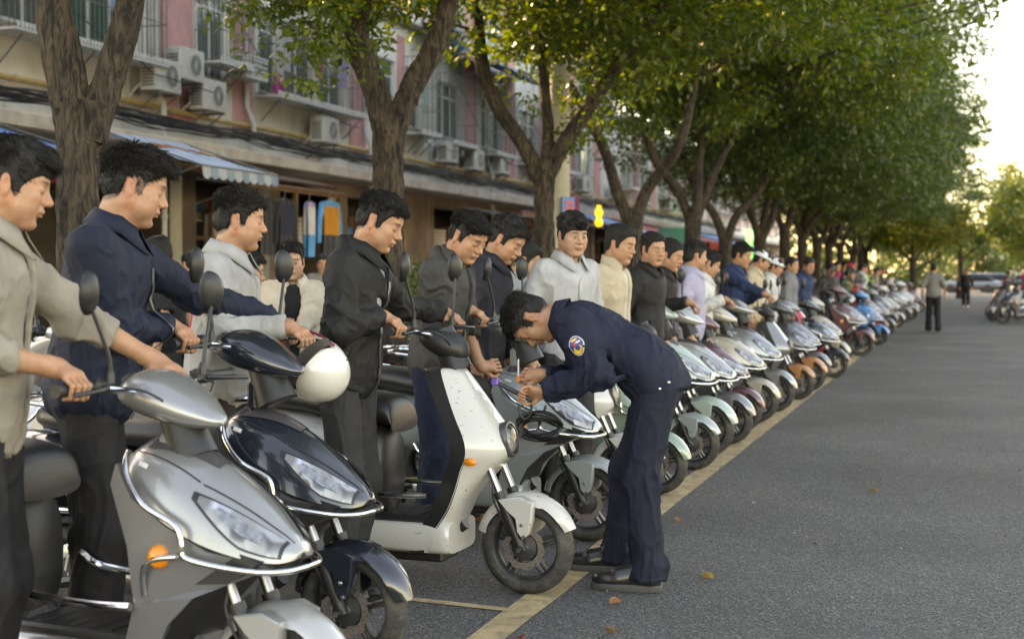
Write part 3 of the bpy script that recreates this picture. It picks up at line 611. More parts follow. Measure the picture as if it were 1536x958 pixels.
def garment(name, y, z, w, h, cols, label, x=-11.35, sleeve=True):
    g = empty(name, (x, y, z)); tag(g, label, 'clothing', 'clothes hung out under the tiled eave'); b = MB(); n = 13
    prof = [(0, .12), (-.03, .45), (-.10, .5), (-.3, .46), (-.6, .47), (-1, .52)]
    for q, (f0, f1) in enumerate(zip(prof[:-1], prof[1:])):
        for sg in (1, -1):
            rows = [[(sg * (.035 + .015 * math.sin(u * 9 + 3 * zz)), u * w * ww, zz * h) for u in np.linspace(-1, 1, n)] for zz, ww in (f0, f1)]
            b.grid(rows, min(len(cols) - 1, 0 if q < 2 else (1 if q < 4 else 2)), False)
    b.build('cloth', cols, g, smooth=60)
    if sleeve:
        k = MB()
        for sg in (-1, 1): k.tube([(0, sg * w * .45, -.06 * h), (0, sg * w * .6, -.35 * h), (0, sg * w * .66, -.75 * h)], [.06, .055, .045], 8, 0, 3)
        pieces(k, 'sleeve', cols[0], g, 60)
    h_ = MB(); h_.tube([(0, -w * .4, -.05), (0, 0, .04), (0, 0, .1), (.02, .02, .15)], .006, 5, 0, 3); h_.build('hanger', M_bar, g)
blk = mat('black_cloth', (.014, .014, .016), .9, sheen=.2); org = mat('orange_cloth', (.50, .20, .02), .8); blc = mat('sky_cloth', (.05, .28, .55), .8); prp = mat('lilac_cloth', (.35, .28, .5), .8)
garment('hanging_jacket', 24.28, 2.78, 0.71, 1.06, [blc, org, blk], 'blue, orange and black jacket hanging under the tiled eave', -11.3)
garment('hanging_shirt', 22.24, 2.75, 0.57, 1, [blk, blk, blk], 'black shirt hanging farthest left under the tiled eave', -11.55)
garment('hanging_shirt', 22.85, 2.75, 0.57, 1.06, [blk, mat('navy_cloth', (.02, .025, .05), .9), blk], 'black and navy shirt second from left under the eave', -11.5)
garment('hanging_trousers', 23.53, 2.73, 0.3, 1, [prp, mat('pale_cloth', (.5, .5, .55), .8), blc], 'narrow lilac and white garment beside the orange jacket', -11.35, False)
# ---- red lanterns, sign boards and lamps
lan = empty('red_lanterns', (-12.1, 16.97, 2.85)); tag(lan, 'string of fat red paper lanterns hanging behind the leftmost man', 'lantern')
for q in range(2):
    b = MB(); n = 12
    rings = []
    for t in np.linspace(0, 1, 11):
        rr = .06 + .21 * math.sin(t * math.pi); ang = np.linspace(0, 2 * math.pi, 48, endpoint=False); rib = 1 + .03 * np.cos(ang * 12)
        rings.append(np.stack([np.cos(ang) * rr * rib, np.sin(ang) * rr * rib + q * .55, np.full(48, -.17 + t * .34)], 1))
    b.grid(rings, 0, True, True); b.build('lantern', M_red, lan, smooth=60)
def sign(y, z, w, h, colr, label, x=-9.0, t=.08, glyph=None, gcol=None, facing=0.0, emit=None, es=1):
    s_ = empty('sign_board', (x, y, z), facing); tag(s_, label, 'sign'); nm = 'sign_' + '_'.join('%.2f' % c for c in colr)
    MB().box((0, 0, 0), (t, w, h), bev=.01).build('board', mat(nm + ('e' if emit else ''), colr, .5, var=.1, emit=emit, es=es), s_)
    if glyph:
        g = MB(); r = np.random.default_rng(int(y * 100))
        for i in range(glyph):   # blurred stroke marks of the lettering
            c = -w / 2 + w * (i + .5) / glyph; cw = w / glyph * .66; ch = min(h * .66, cw * 1.2)
            for q in range(3): g.box((t / 2 + .006, c, -ch / 2 + ch * (q + .3) / 2.6), (.008, cw * r.uniform(.6, 1), ch * .13))
            for q in range(2): g.box((t / 2 + .009, c + cw * r.uniform(-.3, .3), 0), (.008, cw * .14, ch * r.uniform(.7, 1)))
        g.build('lettering', mat('glyph_' + '_'.join('%.2f' % q for q in gcol), gcol, .6, var=.05), s_, smooth=0)
sign(28.56, 2.68, 1.38, 0.28, (.05, .25, .6), 'small blue strip sign left of the second tree trunk', -12.2)
sign(43.79, 2.96, 0.62, 1.88, (.5, .05, .16), 'tall pink red banner sign left of the third tree', -11.8, glyph=1, gcol=(.7, .6, .3))
sign(48.96, 2.34, 2.75, 0.62, (.35, .42, .5), 'pale shop sign under the blue awning right of the pole', -11.4, glyph=6, gcol=(.2, .05, .05))
sign(40.8, 3.02, 3.25, 0.44, (.25, .05, .06), 'dark red shop fascia behind the three men', -12.2, glyph=7, gcol=(.5, .4, .2))
sign(32.64, 1.6, 0.62, 1.88, (.35, .20, .05), 'ochre poster panel on the shopfront behind the man in black jacket', -13.3)
sign(20.81, 1.12, 0.62, 1.62, (.10, .25, .33), 'blue and yellow poster on the door under the striped awning', -13.4, glyph=2, gcol=(.5, .36, .05))
sign(68, 2.75, 1.5, 1.5, (.02, .55, .12), 'glowing green shop sign far down the row', -9.8, emit=(.05, 1, .2), es=.7)
sign(51.68, 2.62, 1.62, 1, (.04, .22, .18), 'teal shop sign with a green light under the fourth tree', -10, facing=R(-60))
for nm, p, c_, lb, r_ in (('green_lamp', (-9.6, 51.4, 3.05), (.02, 1, .3), 'small green lamp glowing on the teal shop sign', .13), ('yellow_lamp', (-10.2, 40.4, 3.2), (1, .62, .05), 'upper of two yellow lamps right of the concrete pole', .12), ('yellow_lamp', (-10.2, 40.4, 2.92), (1, .62, .05), 'lower of two yellow lamps right of the concrete pole', .12)):
    b = MB(); b.ell((0, 0, 0), (r_, r_, r_)); b.lathe([(r_ * .5, 0), (r_ * .5, .12)], (0, 0, r_ * .8), (0, 0, 1), 10); o = b.build(nm, mat(nm, c_, .4, emit=c_, es=.35), smooth=60); o.location = p; tag(o, lb, 'lamp')
cp = MB(); cp.tube([(0, 0, .1), (0, 0, 5), (0, 0, 10)], [.15, .13, .1], 16); cpo = empty('utility_pole', (-5.3, 18.8, .1)); cp.build('pole', mat('pole_concrete', (.36, .33, .26), .9, var=.15, vscale=3, bump=.2, dirt=.4, dirtcol=(.25, .22, .18)), cpo); tag(cpo, 'tall round concrete utility pole just behind the third tree', 'pole')
so = empty('pole_sign', (-5.16, 18.72, 2.32), R(-25)); tag(so, 'small blue sign with red mark fixed to the concrete pole', 'sign'); MB().box((0, 0, 0), (.02, .26, .3)).build('plate', mat('sign_blue', (.04, .13, .3), .5), so)
g = MB()
for q in range(3): g.box((.013, 0, -.08 + q * .075), (.006, .16, .035))
g.box((.013, .065, 0), (.007, .035, .19)); g.build('lettering', mat('sign_red', (.5, .04, .04), .5), so)
bench = empty('stone_ledge', (-5.6, 12.5, .12)); MB().box((0, 0, .5), (.35, 1.6, .08), bev=.01).build('top', M_cream, bench); k = MB(); k.box((0, -.6, .23), (.3, .12, .46)); k.box((0, .6, .23), (.3, .12, .46)); pieces(k, 'support', M_conc, bench); tag(bench, 'pale stone bench on the pavement behind the hedge', 'bench')
# ---- far end: low lit building, tower, signal gantry
tw = empty('far_tower', (5.6, 230, 0)); tag(tw, 'pale slab tower far behind the trees at the right edge', 'building'); k = MB(); k.box((0, 0, 8.4), (1.6, 3, 16.8)); k.box((4.2, 0, 7.9), (1.6, 3, 15.8)); k.box((2.0, .3, 6), (9, 2, 12)); k.build('wall', mat('tower_white', (.6, .58, .55), .8), tw, smooth=0)
k = MB()
for i in range(5): k.box((2.7, -.75, 2.5 + i * 2.4), (2.9, .06, 1.2))
pieces(k, 'window', M_pane, tw)
rw = empty('opposite_house', (14.5, 60, 0)); tag(rw, 'plain house standing along the right side of the road', 'building'); MB().box((8, 0, 4), (8, 60, 8)).build('wall', M_cream2, rw, smooth=0)
# ================================================================ SCOOTERS  (x forward, y left, origin on the ground under the front axle)
M_rub = mat('tyre_rubber', (.032, .031, .030), .82, var=.25, vscale=12, bump=.3, bscale=90, dirt=.8, dirtcol=(.12, .105, .085), dscale=9, dthr=.46)
M_rim = mat('rim_dark', (.05, .05, .052), .45, metal=.5, var=.2, dirt=.6, dirtcol=(.16, .14, .12), dscale=12)
M_chr = mat('chrome', (.72, .72, .72), .13, metal=1, var=.05, dirt=.25, dirtcol=(.3, .28, .25), dscale=20)
M_forkt = mat('fork_steel', (.34, .34, .345), .28, metal=1, var=.2, vscale=20, dirt=.4, dirtcol=(.15, .13, .11), dscale=20)
M_blkp = mat('black_plastic', (.014, .014, .015), .45, var=.25, dirt=.3, dirtcol=(.05, .046, .04), dscale=9, bump=.08, bscale=200)
M_seat = mat('seat_vinyl', (.012, .012, .013), .42, var=.2, bump=.12, bscale=160, dirt=.2, dirtcol=(.04, .037, .033))
M_disc = mat('brake_disc', (.55, .47, .42), .3, metal=.9, var=.15, vscale=20)
M_amber = mat('amber_lens', (.75, .22, .01), .2, var=.08, coat=.8)
M_tail = mat('tail_lens', (.35, .01, .01), .2, var=.05, coat=.8)
M_mirr = mat('mirror_glass', (.75, .76, .78), .03, metal=1, var=.01)
M_lens = mat('headlamp_lens', (.4, .4, .4), .10, metal=.85, var=.3, vscale=22, coat=1.0)
def facets(m):   # light and dark reflector glints put into the colour as random cells
    N = m.node_tree.nodes; L = m.node_tree.links; p = N['Principled BSDF']; tc = [q for q in N if q.type == 'TEX_COORD'][0]
    mp = N.new('ShaderNodeMapping'); mp.inputs['Scale'].default_value = (1, 1.0, .55); mp.inputs['Rotation'].default_value = (0, .5, 0); L.new(tc.outputs['Object'], mp.inputs[0])
    v = N.new('ShaderNodeTexVoronoi'); v.inputs['Scale'].default_value = 20; v.feature = 'SMOOTH_F1'; v.inputs['Smoothness'].default_value = .35; L.new(mp.outputs[0], v.inputs['Vector']); sp = N.new('ShaderNodeSeparateColor'); L.new(v.outputs['Color'], sp.inputs[0])
    r = N.new('ShaderNodeValToRGB'); e = r.color_ramp; e.elements[0].color = (.10, .095, .09, 1); e.elements[1].color = (.78, .78, .80, 1); k = e.elements.new(.45); k.color = (.36, .33, .28, 1); k = e.elements.new(.7); k.color = (.46, .46, .48, 1); L.new(sp.outputs[0], r.inputs[0]); L.new(r.outputs[0], p.inputs['Base Color'])
    nm = N.new('ShaderNodeBump'); nm.inputs['Strength'].default_value = .7; nm.inputs['Distance'].default_value = .01; L.new(v.outputs['Distance'], nm.inputs['Height']); L.new(nm.outputs[0], p.inputs['Normal'])
facets(M_lens)
M_lens2 = mat('headlamp_reflector', (.3, .3, .29), .2, metal=.9, var=.5, vscale=40, coat=1.0)
def paint(name, col, metal=0.0, rough=.32, dirt=.3, dirtcol=(.16, .14, .12)):
    m = mat('paint_' + name, col, rough, metal=metal, var=.05, vscale=3, coat=.8, dirt=dirt, dirtcol=dirtcol, dscale=11, dthr=.57); return m
P_white = paint('white', (.47, .46, .43), dirt=.55, dirtcol=(.24, .21, .17)); P_silver = paint('silver', (.27, .275, .28), .55); P_black = paint('black', (.012, .016, .024), 0, .2, .1); P_base = P_silver
def scratch(m):   # scuffs on the white panels
    N = m.node_tree.nodes; L = m.node_tree.links; p = N['Principled BSDF']; tc = [q for q in N if q.type == 'TEX_COORD'][0]
    mp = N.new('ShaderNodeMapping'); mp.inputs['Rotation'].default_value = (.3, 1.0, .2); mp.inputs['Scale'].default_value = (5, 60, 60); L.new(tc.outputs['Object'], mp.inputs[0])
    n = N.new('ShaderNodeTexNoise'); n.inputs['Scale'].default_value = 1.3; n.inputs['Detail'].default_value = 4; L.new(mp.outputs[0], n.inputs['Vector'])
    r = N.new('ShaderNodeMapRange'); r.inputs[1].default_value = .655; r.inputs[2].default_value = .70; L.new(n.outputs[0], r.inputs[0])
    old = p.inputs['Base Color'].links[0].from_socket; mx = N.new('ShaderNodeMix'); mx.data_type = 'RGBA'; L.new(r.outputs[0], mx.inputs[0]); L.new(old, mx.inputs[6]); mx.inputs[7].default_value = (.13, .12, .11, 1); L.new(mx.outputs[2], p.inputs['Base Color'])
scratch(P_white)
RW = .215
def wheel(par, x, r=RW, w=.1, disc=True, name='wheel'):
    wl = empty(name, (x, 0, r), parent=par)
    # tyre with cut tread
    n, kk = 216, 23; us = np.linspace(-1, 1, kk); rings = []
    for i in range(n):
        a = 2 * math.pi * i / n; row = []
        for u in us:
            th = u * 1.95; rad = r - .050 + .050 * math.cos(th) ** 1 if abs(th) < 1.57 else r - .050 - .012 * (abs(th) - 1.57) / .38
            y = w / 2 * math.sin(min(abs(th), 1.57)) * (1 if u > 0 else -1) * (1 if abs(th) < 1.57 else 1 - .16 * (abs(th) - 1.57) / .38)
            ph = (a * 30 / math.pi + abs(u) * 2.0 + (.5 if u > 0 else 0)) % 1
            if .12 < abs(u) < .66 and ph < .24: rad -= .0055
            if abs(u) < .05: rad -= .004
            row.append((rad * math.cos(a), y, rad * math.sin(a)))
        rings.append(row)
    rings.append(rings[0]); MB().grid(rings, 0, False, False, True).build('tyre', M_rub, wl, smooth=50)
    ri = r - .058; b = MB(); hw = w * .36
    b.lathe([(ri + .012, -hw), (ri + .006, -hw - .004), (ri - .006, -hw + .004), (ri - .016, -hw * .5), (ri - .02, 0), (ri - .016, hw * .5), (ri - .006, hw - .004), (ri + .006, hw + .004), (ri + .012, hw)], (0, 0, 0), (0, 1, 0), 48)
    for q in range(5):
        a = q * 2 * math.pi / 5 + .3; ca, sa = math.cos(a), math.sin(a); rot = np.array([[ca, 0, -sa], [0, 1, 0], [sa, 0, ca]])
        for off in (-.013, .013): b.box((rot @ A((ri - .02 + .045) / 2, 0, off)), (ri - .055, .034, .015), rot=rot, bev=.004)
    b.build('rim', M_rim, wl, smooth=40)
    h = MB(); h.lathe([(.001, -.062), (.016, -.062), (.02, -.056), (.058, -.05), (.062, -.03), (.062, .03), (.05, .05), (.02, .06), (.001, .062)], (0, 0, 0), (0, 1, 0), 32); h.build('hub', M_rim, wl)
    if disc:   # drilled brake disc
        d = MB(); n = 80
        def P(rr, q, y): a = 2 * math.pi * q / n; return (rr * math.cos(a), y, rr * math.sin(a))
        rs = [.068, .074, .08, .086, .092, .096]
        for q in range(n):
            for j in range(5):
                if (j == 1 and q % 5 == 0) or (j == 3 and (q + 2) % 5 == 0): continue
                wv = .003 * (1 if (q // 4) % 2 else -1) if j == 4 else 0
                for y in (-.056, -.0525):
                    f = [P(rs[j], q, y), P(rs[j + 1] + wv, q, y), P(rs[j + 1] + wv, q + 1, y), P(rs[j], q + 1, y)]; d.add(f, [(0, 1, 2, 3) if y > -.055 else (3, 2, 1, 0)])
        d.build('brake_disc', M_disc, wl, smooth=0)
        c = MB(); c.box((-.062, -.062, .075), (.075, .035, .05), bev=.008); c.build('caliper', M_blkp, wl)
    return wl
def axis_pt(t, y): return A(-.42 * t, y, RW + .965 * t)      # along the steering axis
def fork(par):
    for sgn in (-1, 1):
        y = sgn * .083; b = MB(); b.tube([axis_pt(-.01, y), axis_pt(.24, y)], .023, 12); b.lathe([(.001, 0), (.017, 0), (.017, .035), (.001, .035)], A(0, y + (0 if sgn > 0 else -.036), RW), (0, 1, 0), 12); b.tube([axis_pt(.232, y), axis_pt(.255, y)], .027, 12)
        lo = b.build('fork_leg', M_blkp, par); MB().tube([axis_pt(.25, y), axis_pt(.62, y)], .0165, 12).build('fork_tube', M_forkt, lo)
        MB().lathe([(.001, -.004), (.011, -.004), (.011, .004), (.001, .004)], A(0, y + sgn * .04, RW), (0, 1, 0), 6).build('axle_nut', M_chr, lo)
    MB().tube([axis_pt(.30, -.095), axis_pt(.22, -.105) + A(-.03, 0, 0), A(-.06, -.085, .29)], .005, 6, 0, 5).build('brake_hose', M_blkp, par)
def fender(par, pm, a0=18, a1=158, R0=RW + .028, tabs=True, w=.062, name='front_fender'):
    b = MB(); rows = []
    for q, a in enumerate(np.linspace(R(a0), R(a1), 22)):
        e = min(1, (q + .6) / 3, (21 - q + .6) / 3); ca, sa = math.cos(a), math.sin(a); row = []
        for u in np.linspace(-1, 1, 11):
            ang = u * 1.45; rr = R0 - .052 * (1 - math.cos(ang)) ** .9 * (1.1 if a > 1.2 else .9); yy = w * math.sin(ang) * (.55 + .45 * e); row.append((rr * ca, yy, RW + rr * sa))
        rows.append(row)
    b.grid(rows, 0, False); inner = [[(p[0] * .985, p[1] * .95, RW + (p[2] - RW) * .985) for p in r_] for r_ in rows]; b.grid(inner, 1, False, flip=True)
    f = b.build(name, [pm, M_blkp], par, smooth=60)
    if tabs:
        for sgn in (-1, 1):
            t = MB(); t.prism([(-.10, .43), (.0, .448), (.06, .425), (.056, .35), (.042, .285), (.014, .262), (-.008, .288), (-.022, .35), (-.06, .385)], sgn * .058, sgn * .112, 1, 0, .006); t.build('fender_tab', pm, f, smooth=40)
            k = MB()
            for p in ((.012, .325), (.022, .275)): k.lathe([(.001, 0), (.009, 0), (.007, .005), (.001, .006)], (p[0], sgn * .112, p[1]), (0, sgn, 0), 8)
            pieces(k, 'bolt', M_chr, f)
    return f
HB = A(-.43, 0, 1.165)
GRIP = {'R': A(-.485, -.335, 1.175), 'L': A(-.485, .335, 1.175)}
def handlebar(par, mirrors=True, tall=.0):
    hb = empty('handlebar', (0, 0, 0), parent=par); b = MB()
    b.tube([(-.49, -.39, 1.175), (-.485, -.25, 1.175), (-.44, -.1, 1.15), (-.425, 0, 1.14), (-.44, .1, 1.15), (-.485, .25, 1.175), (-.49, .39, 1.175)], .0115, 10, 0, 5); b.tube([axis_pt(.8, 0), HB], .022, 10); b.build('bar', M_chr, hb)
    for s_ in (-1, 1):
        g = MB(); prof = [(.001, -.072), (.021, -.072), (.021, -.064), (.0165, -.062)] + [(.0165 + .0012 * (q % 2), -.06 + q * .006) for q in range(20)] + [(.021, .062), (.021, .07), (.001, .071)]
        g.lathe(prof, GRIP['R'] * A(1, -s_, 1), (0, 1, 0), 14); g.build('grip', M_blkp, hb, smooth=30)
        l = MB(); l.tube([(-.455, s_ * .235, 1.175), (-.425, s_ * .28, 1.172), (-.415, s_ * .35, 1.168), (-.42, s_ * .40, 1.165)], [.009, .008, .0065, .008], 8, 0, 4); l.build('brake_lever', M_blkp, hb)
        w_ = MB(); w_.box((-.478, s_ * .235, 1.178), (.05, .06, .048), bev=.012); w_.box((-.50, s_ * .225, 1.186), (.02, .02, .02), bev=.004); w_.build('switch_box', M_blkp, hb)
        if mirrors:
            m_ = MB(); m_.tube([(-.455, s_ * .215, 1.19), (-.452, s_ * .225, 1.27), (-.465, s_ * .275, 1.40)], [.009, .0065, .006], 8, 0, 5); m_.lathe([(.014, 0), (.012, .03), (.008, .04)], (-.455, s_ * .215, 1.185), (0, 0, 1), 10); st = m_.build('mirror_stem', M_blkp, hb)
            rot = np.array(Euler((R(8), R(6), R(-20 * s_))).to_matrix()); hd = MB()
            rings = []
            for x, r_ in ((-.012, .93), (-.008, 1.0), (.004, .98), (.016, .8), (.024, .5), (.027, .08)):
                ang = np.linspace(0, 2 * math.pi, 24, endpoint=False); rings.append(np.stack([np.full(24, x), np.cos(ang) * .044 * r_, np.sin(ang) * .066 * r_ * (1 - .12 * np.cos(ang) * s_)], 1) @ rot.T + A(-.47, s_ * .285, 1.45))
            hd.grid(rings, 0, True, True, True); h_ = hd.build('mirror_head', M_blkp, st, smooth=50, fix=True)
            ang = np.linspace(0, 2 * math.pi, 24, endpoint=False); V = np.stack([np.full(24, -.0128), np.cos(ang) * .039, np.sin(ang) * .060 * (1 - .12 * np.cos(ang) * s_)], 1) @ rot.T + A(-.47, s_ * .285, 1.45)
            MB().add(V, [tuple(range(24))[::-1]]).build('mirror_face', M_mirr, st, smooth=0)
    c = MB()
    for s_ in (-1, 1): c.tube([(-.46, s_ * .22, 1.165), (-.37, s_ * .16, 1.16), (-.34, s_ * .05, 1.08), (-.36, s_ * .03, .98)], .0045, 6, 0, 6)
    c.build('control_cable', M_blkp, hb)
    return hb
def loft(st, n=18, p=2.4, k=4, m=0, cap=True):
    """stations (x, half width, z bottom, z top) -> superellipse sections along x"""
    S = spline(np.array(st, float), k); rings = []; ang = np.linspace(0, 2 * math.pi, n, endpoint=False)
    for x, w, z0, z1 in S:
        c, s_ = np.cos(ang), np.sin(ang); rings.append(np.stack([np.full(n, x), w * np.sign(c) * np.abs(c) ** (2 / p), (z0 + z1) / 2 + (z1 - z0) / 2 * np.sign(s_) * np.abs(s_) ** (2 / p)], 1))
    b = MB(); b.grid(rings, m, True, cap); return b
def rear_half(par, pm, seat_m=None, style=0):
    """under-seat column, seat, tail body, rear wheel, swing arm, rack"""
    loft([(-.60, .145, .70, .78), (-.63, .15, .725, .855), (-.75, .158, .745, .885), (-.95, .16, .76, .885), (-1.08, .15, .78, .905), (-1.3, .13, .80, .915), (-1.38, .09, .82, .90)], 20, 2.6, 4).build('seat', seat_m or M_seat, par, smooth=60)
    b = loft([(-.655, .12, .34, .70), (-.70, .145, .33, .735), (-.84, .15, .33, .75)], 16, 3, 3); b.build('seat_column', M_blkp, par, smooth=60)
    loft([(-.74, .135, .50, .72), (-.82, .175, .46, .745), (-1.0, .185, .45, .765), (-1.25, .165, .56, .79), (-1.48, .10, .68, .80), (-1.54, .05, .72, .78)], 22, 2.5, 5).build('tail_body', pm, par, smooth=60)
    wheel(par, -1.27, RW, .1, False, 'rear_wheel'); b = MB()
    b.tube([(-.8, -.09, .3), (-1.27, -.09, RW)], .025, 8); b.tube([(-.8, .09, .3), (-1.27, .09, RW)], .025, 8); b.build('swing_arm', M_blkp, par)
    for s_ in (-1, 1):
        q = MB(); q.tube([(-1.2, s_ * .11, .25), (-1.12, s_ * .11, .6)], .012, 8); q.tube([axis_ for axis_ in [(-1.2 + .08 * t, s_ * .11, .27 + .3 * t + 0) for t in np.linspace(0, 1, 2)]], .024, 8); q.build('shock_absorber', M_chr, par)
    fender_r = MB(); rows = [[((RW + .03) * math.cos(a) - 1.27, y, RW + (RW + .03 - abs(y) * .3) * math.sin(a)) for y in np.linspace(-.06, .06, 7)] for a in np.linspace(R(35), R(190), 16)]; fender_r.grid(rows, 0, False); fender_r.build('rear_fender', M_blkp, par, smooth=60)
    MB().box((-1.545, 0, .735), (.03, .11, .06), bev=.012).build('tail_light', M_tail, par)
    k = MB(); k.tube([(-1.2, -.12, .9), (-1.5, -.12, .93), (-1.55, 0, .935), (-1.5, .12, .93), (-1.2, .12, .9)], .011, 8, 0, 4); k.tube([(-1.35, -.12, .915), (-1.35, .12, .915)], .009, 6); k.build('grab_rail', M_chr, par)
    MB().box((-1.57, 0, .62), (.006, .2, .14), bev=.004).build('number_plate', mat('plate_white', (.55, .55, .52), .5), par)
    st = MB(); st.tube([(-.72, -.10, .22), (-.70, -.20, .03)], .011, 8); st.tube([(-.72, .10, .22), (-.76, .17, .015)], .011, 8); st.box((-.70, -.205, .012), (.06, .04, .012)); st.build('side_stand', M_blkp, par)
    for s_ in (-1, 1): MB().tube([(-.40, s_ * .20, .445), (-.55, s_ * .205, .44), (-.85, s_ * .20, .45), (-.93, s_ * .17, .50)], .013, 10, 0, 4).build('side_rail', M_chr, par)
    mt = MB(); mt.lathe([(.02, -.07), (.085, -.07), (.085, .07), (.02, .07)], (-1.27, 0, RW), (0, 1, 0), 20); mt.build('hub_motor', M_rim, par)
def floor_(par, pm, zt=.335, w=.168):
    b = loft([(-.315, w * .93, .175, zt - .02), (-.36, w, .17, zt - .012), (-.6, w, .17, zt - .012), (-.86, w, .19, zt - .012), (-.95, w * .9, .24, zt - .03)], 24, 5, 3); b.build('floor_skirt', pm, par, smooth=50)
    MB().box((-.62, 0, zt - .006), (.55, w * 2 - .02, .03), bev=.01).build('floor_mat', M_blkp, par)
    r_ = MB()
    for q in range(7): r_.box((-.40 - q * .07, 0, zt + .0105), (.02, w * 2 - .07, .006))
    r_.build('mat_ribs', M_blkp, par)
    u = MB(); u.box((-.62, 0, .16), (.5, .2, .06), bev=.01); u.tube([(-.3, 0, .3), (-.5, 0, .16)], .03, 8); u.build('frame_tube', M_blkp, par)
def make_B(pm, fm=None):
    """flat shield commuter with round headlamp"""
    t = empty('electric_scooter'); wheel(t, 0, name='front_wheel'); fork(t); fender(t, fm or pm, 22, 165); handlebar(t); rear_half(t, pm); floor_(t, pm)
    zz = [1.0, .985, .9, .8, .70, .63, .56, .46, .37, .26, .185]
    ff = [-.325, -.30, -.232, -.16, -.088, -.072, -.13, -.225, -.285, -.325, -.335]; rr = [-.375, -.372, -.335, -.285, -.232, -.222, -.25, -.285, -.325, -.40, -.43]; ww = [.085, .108, .135, .165, .188, .19, .18, .17, .166, .166, .166]
    S = spline(np.stack([zz, ff, rr, ww], 1), 5); rows = []; uu = np.linspace(-1, 1, 27)
    for z, f, r_, w in S:
        x = r_ + (f - r_) * (1 - np.abs(uu) ** 2.6); y = w * np.sign(uu) * np.abs(uu) ** .82; rows.append(np.stack([x, y, np.full(27, z)], 1))
    b = MB(); b.grid(rows, 0, False, False, True)
    top = rows[0]; b.add(np.vstack([top, [[S[0][2], 0, S[0][0]]]]), [(i + 1, i, 27) for i in range(26)])
    sh = b.build('front_shield', pm, t, smooth=60)
    rows2 = []
    for z, f, r_, w in S: rows2.append(np.array([(r_ + .004, -w + .002, z - .004), (r_ - .075, -w * .95, z - .004), (r_ - .10, -w * .6, z - .004), (r_ - .10, w * .6, z - .004), (r_ - .075, w * .95, z - .004), (r_ + .004, w - .002, z - .004), (r_ + .006, 0, z - .004)]))
    MB().grid(rows2, 0, True, True).build('leg_panel', M_blkp, t, smooth=50, fix=True)
    # emblem plate on the shield, hook, headlamp
    e = MB(); e.box((-.285, .0, .945), (.006, .085, .03), rot=np.array(Euler((0, R(-52), 0)).to_matrix())); e.build('emblem', mat('emblem', (.12, .12, .13), .4), t, smooth=0)
    d = norm((1, 0, .22)); c0 = A(-.088, 0, .685); hl = MB(); hl.lathe([(.078, -.03), (.082, .0), (.078, .016), (.069, .018), (.069, .004)], c0, d, 32); ho = hl.build('headlamp', mat('lamp_ring', (.12, .12, .12), .3, metal=.6), t, smooth=40)
    MB().lathe([(.07, .006), (.064, .016), (.045, .024), (.02, .028), (.001, .029)], c0, d, 32).build('lens', thinglass('lamp_glass', (.9, .9, .88), .04), ho, smooth=60)
    MB().lathe([(.07, .004), (.055, -.012), (.03, -.028), (.001, -.03)], c0, d, 32).build('reflector', M_lens2, ho, smooth=60)
    # stem cover and instrument pod
    b = MB(); b.tube([axis_pt(.80, 0), axis_pt(.90, 0), axis_pt(.985, 0)], [.07, .062, .055], 16, 0, 3); b.build('stem_cover', M_blkp, t, smooth=60)
    loft([(-.50, .06, 1.10, 1.17), (-.46, .085, 1.07, 1.185), (-.38, .085, 1.03, 1.175), (-.31, .06, 1.03, 1.13), (-.285, .02, 1.05, 1.09)], 18, 2.2, 4).build('instrument_pod', M_blkp, t, smooth=60)
    h = MB(); h.tube([(-.325, 0, .80), (-.37, 0, .79), (-.385, 0, .815)], .007, 6, 0, 3); h.build('bag_hook', M_chr, t)
    for s_ in (-1, 1): MB().ell((-.2, s_ * .188, .60), (.03, .012, .018)).build('indicator', M_amber, t, smooth=60)
    return t
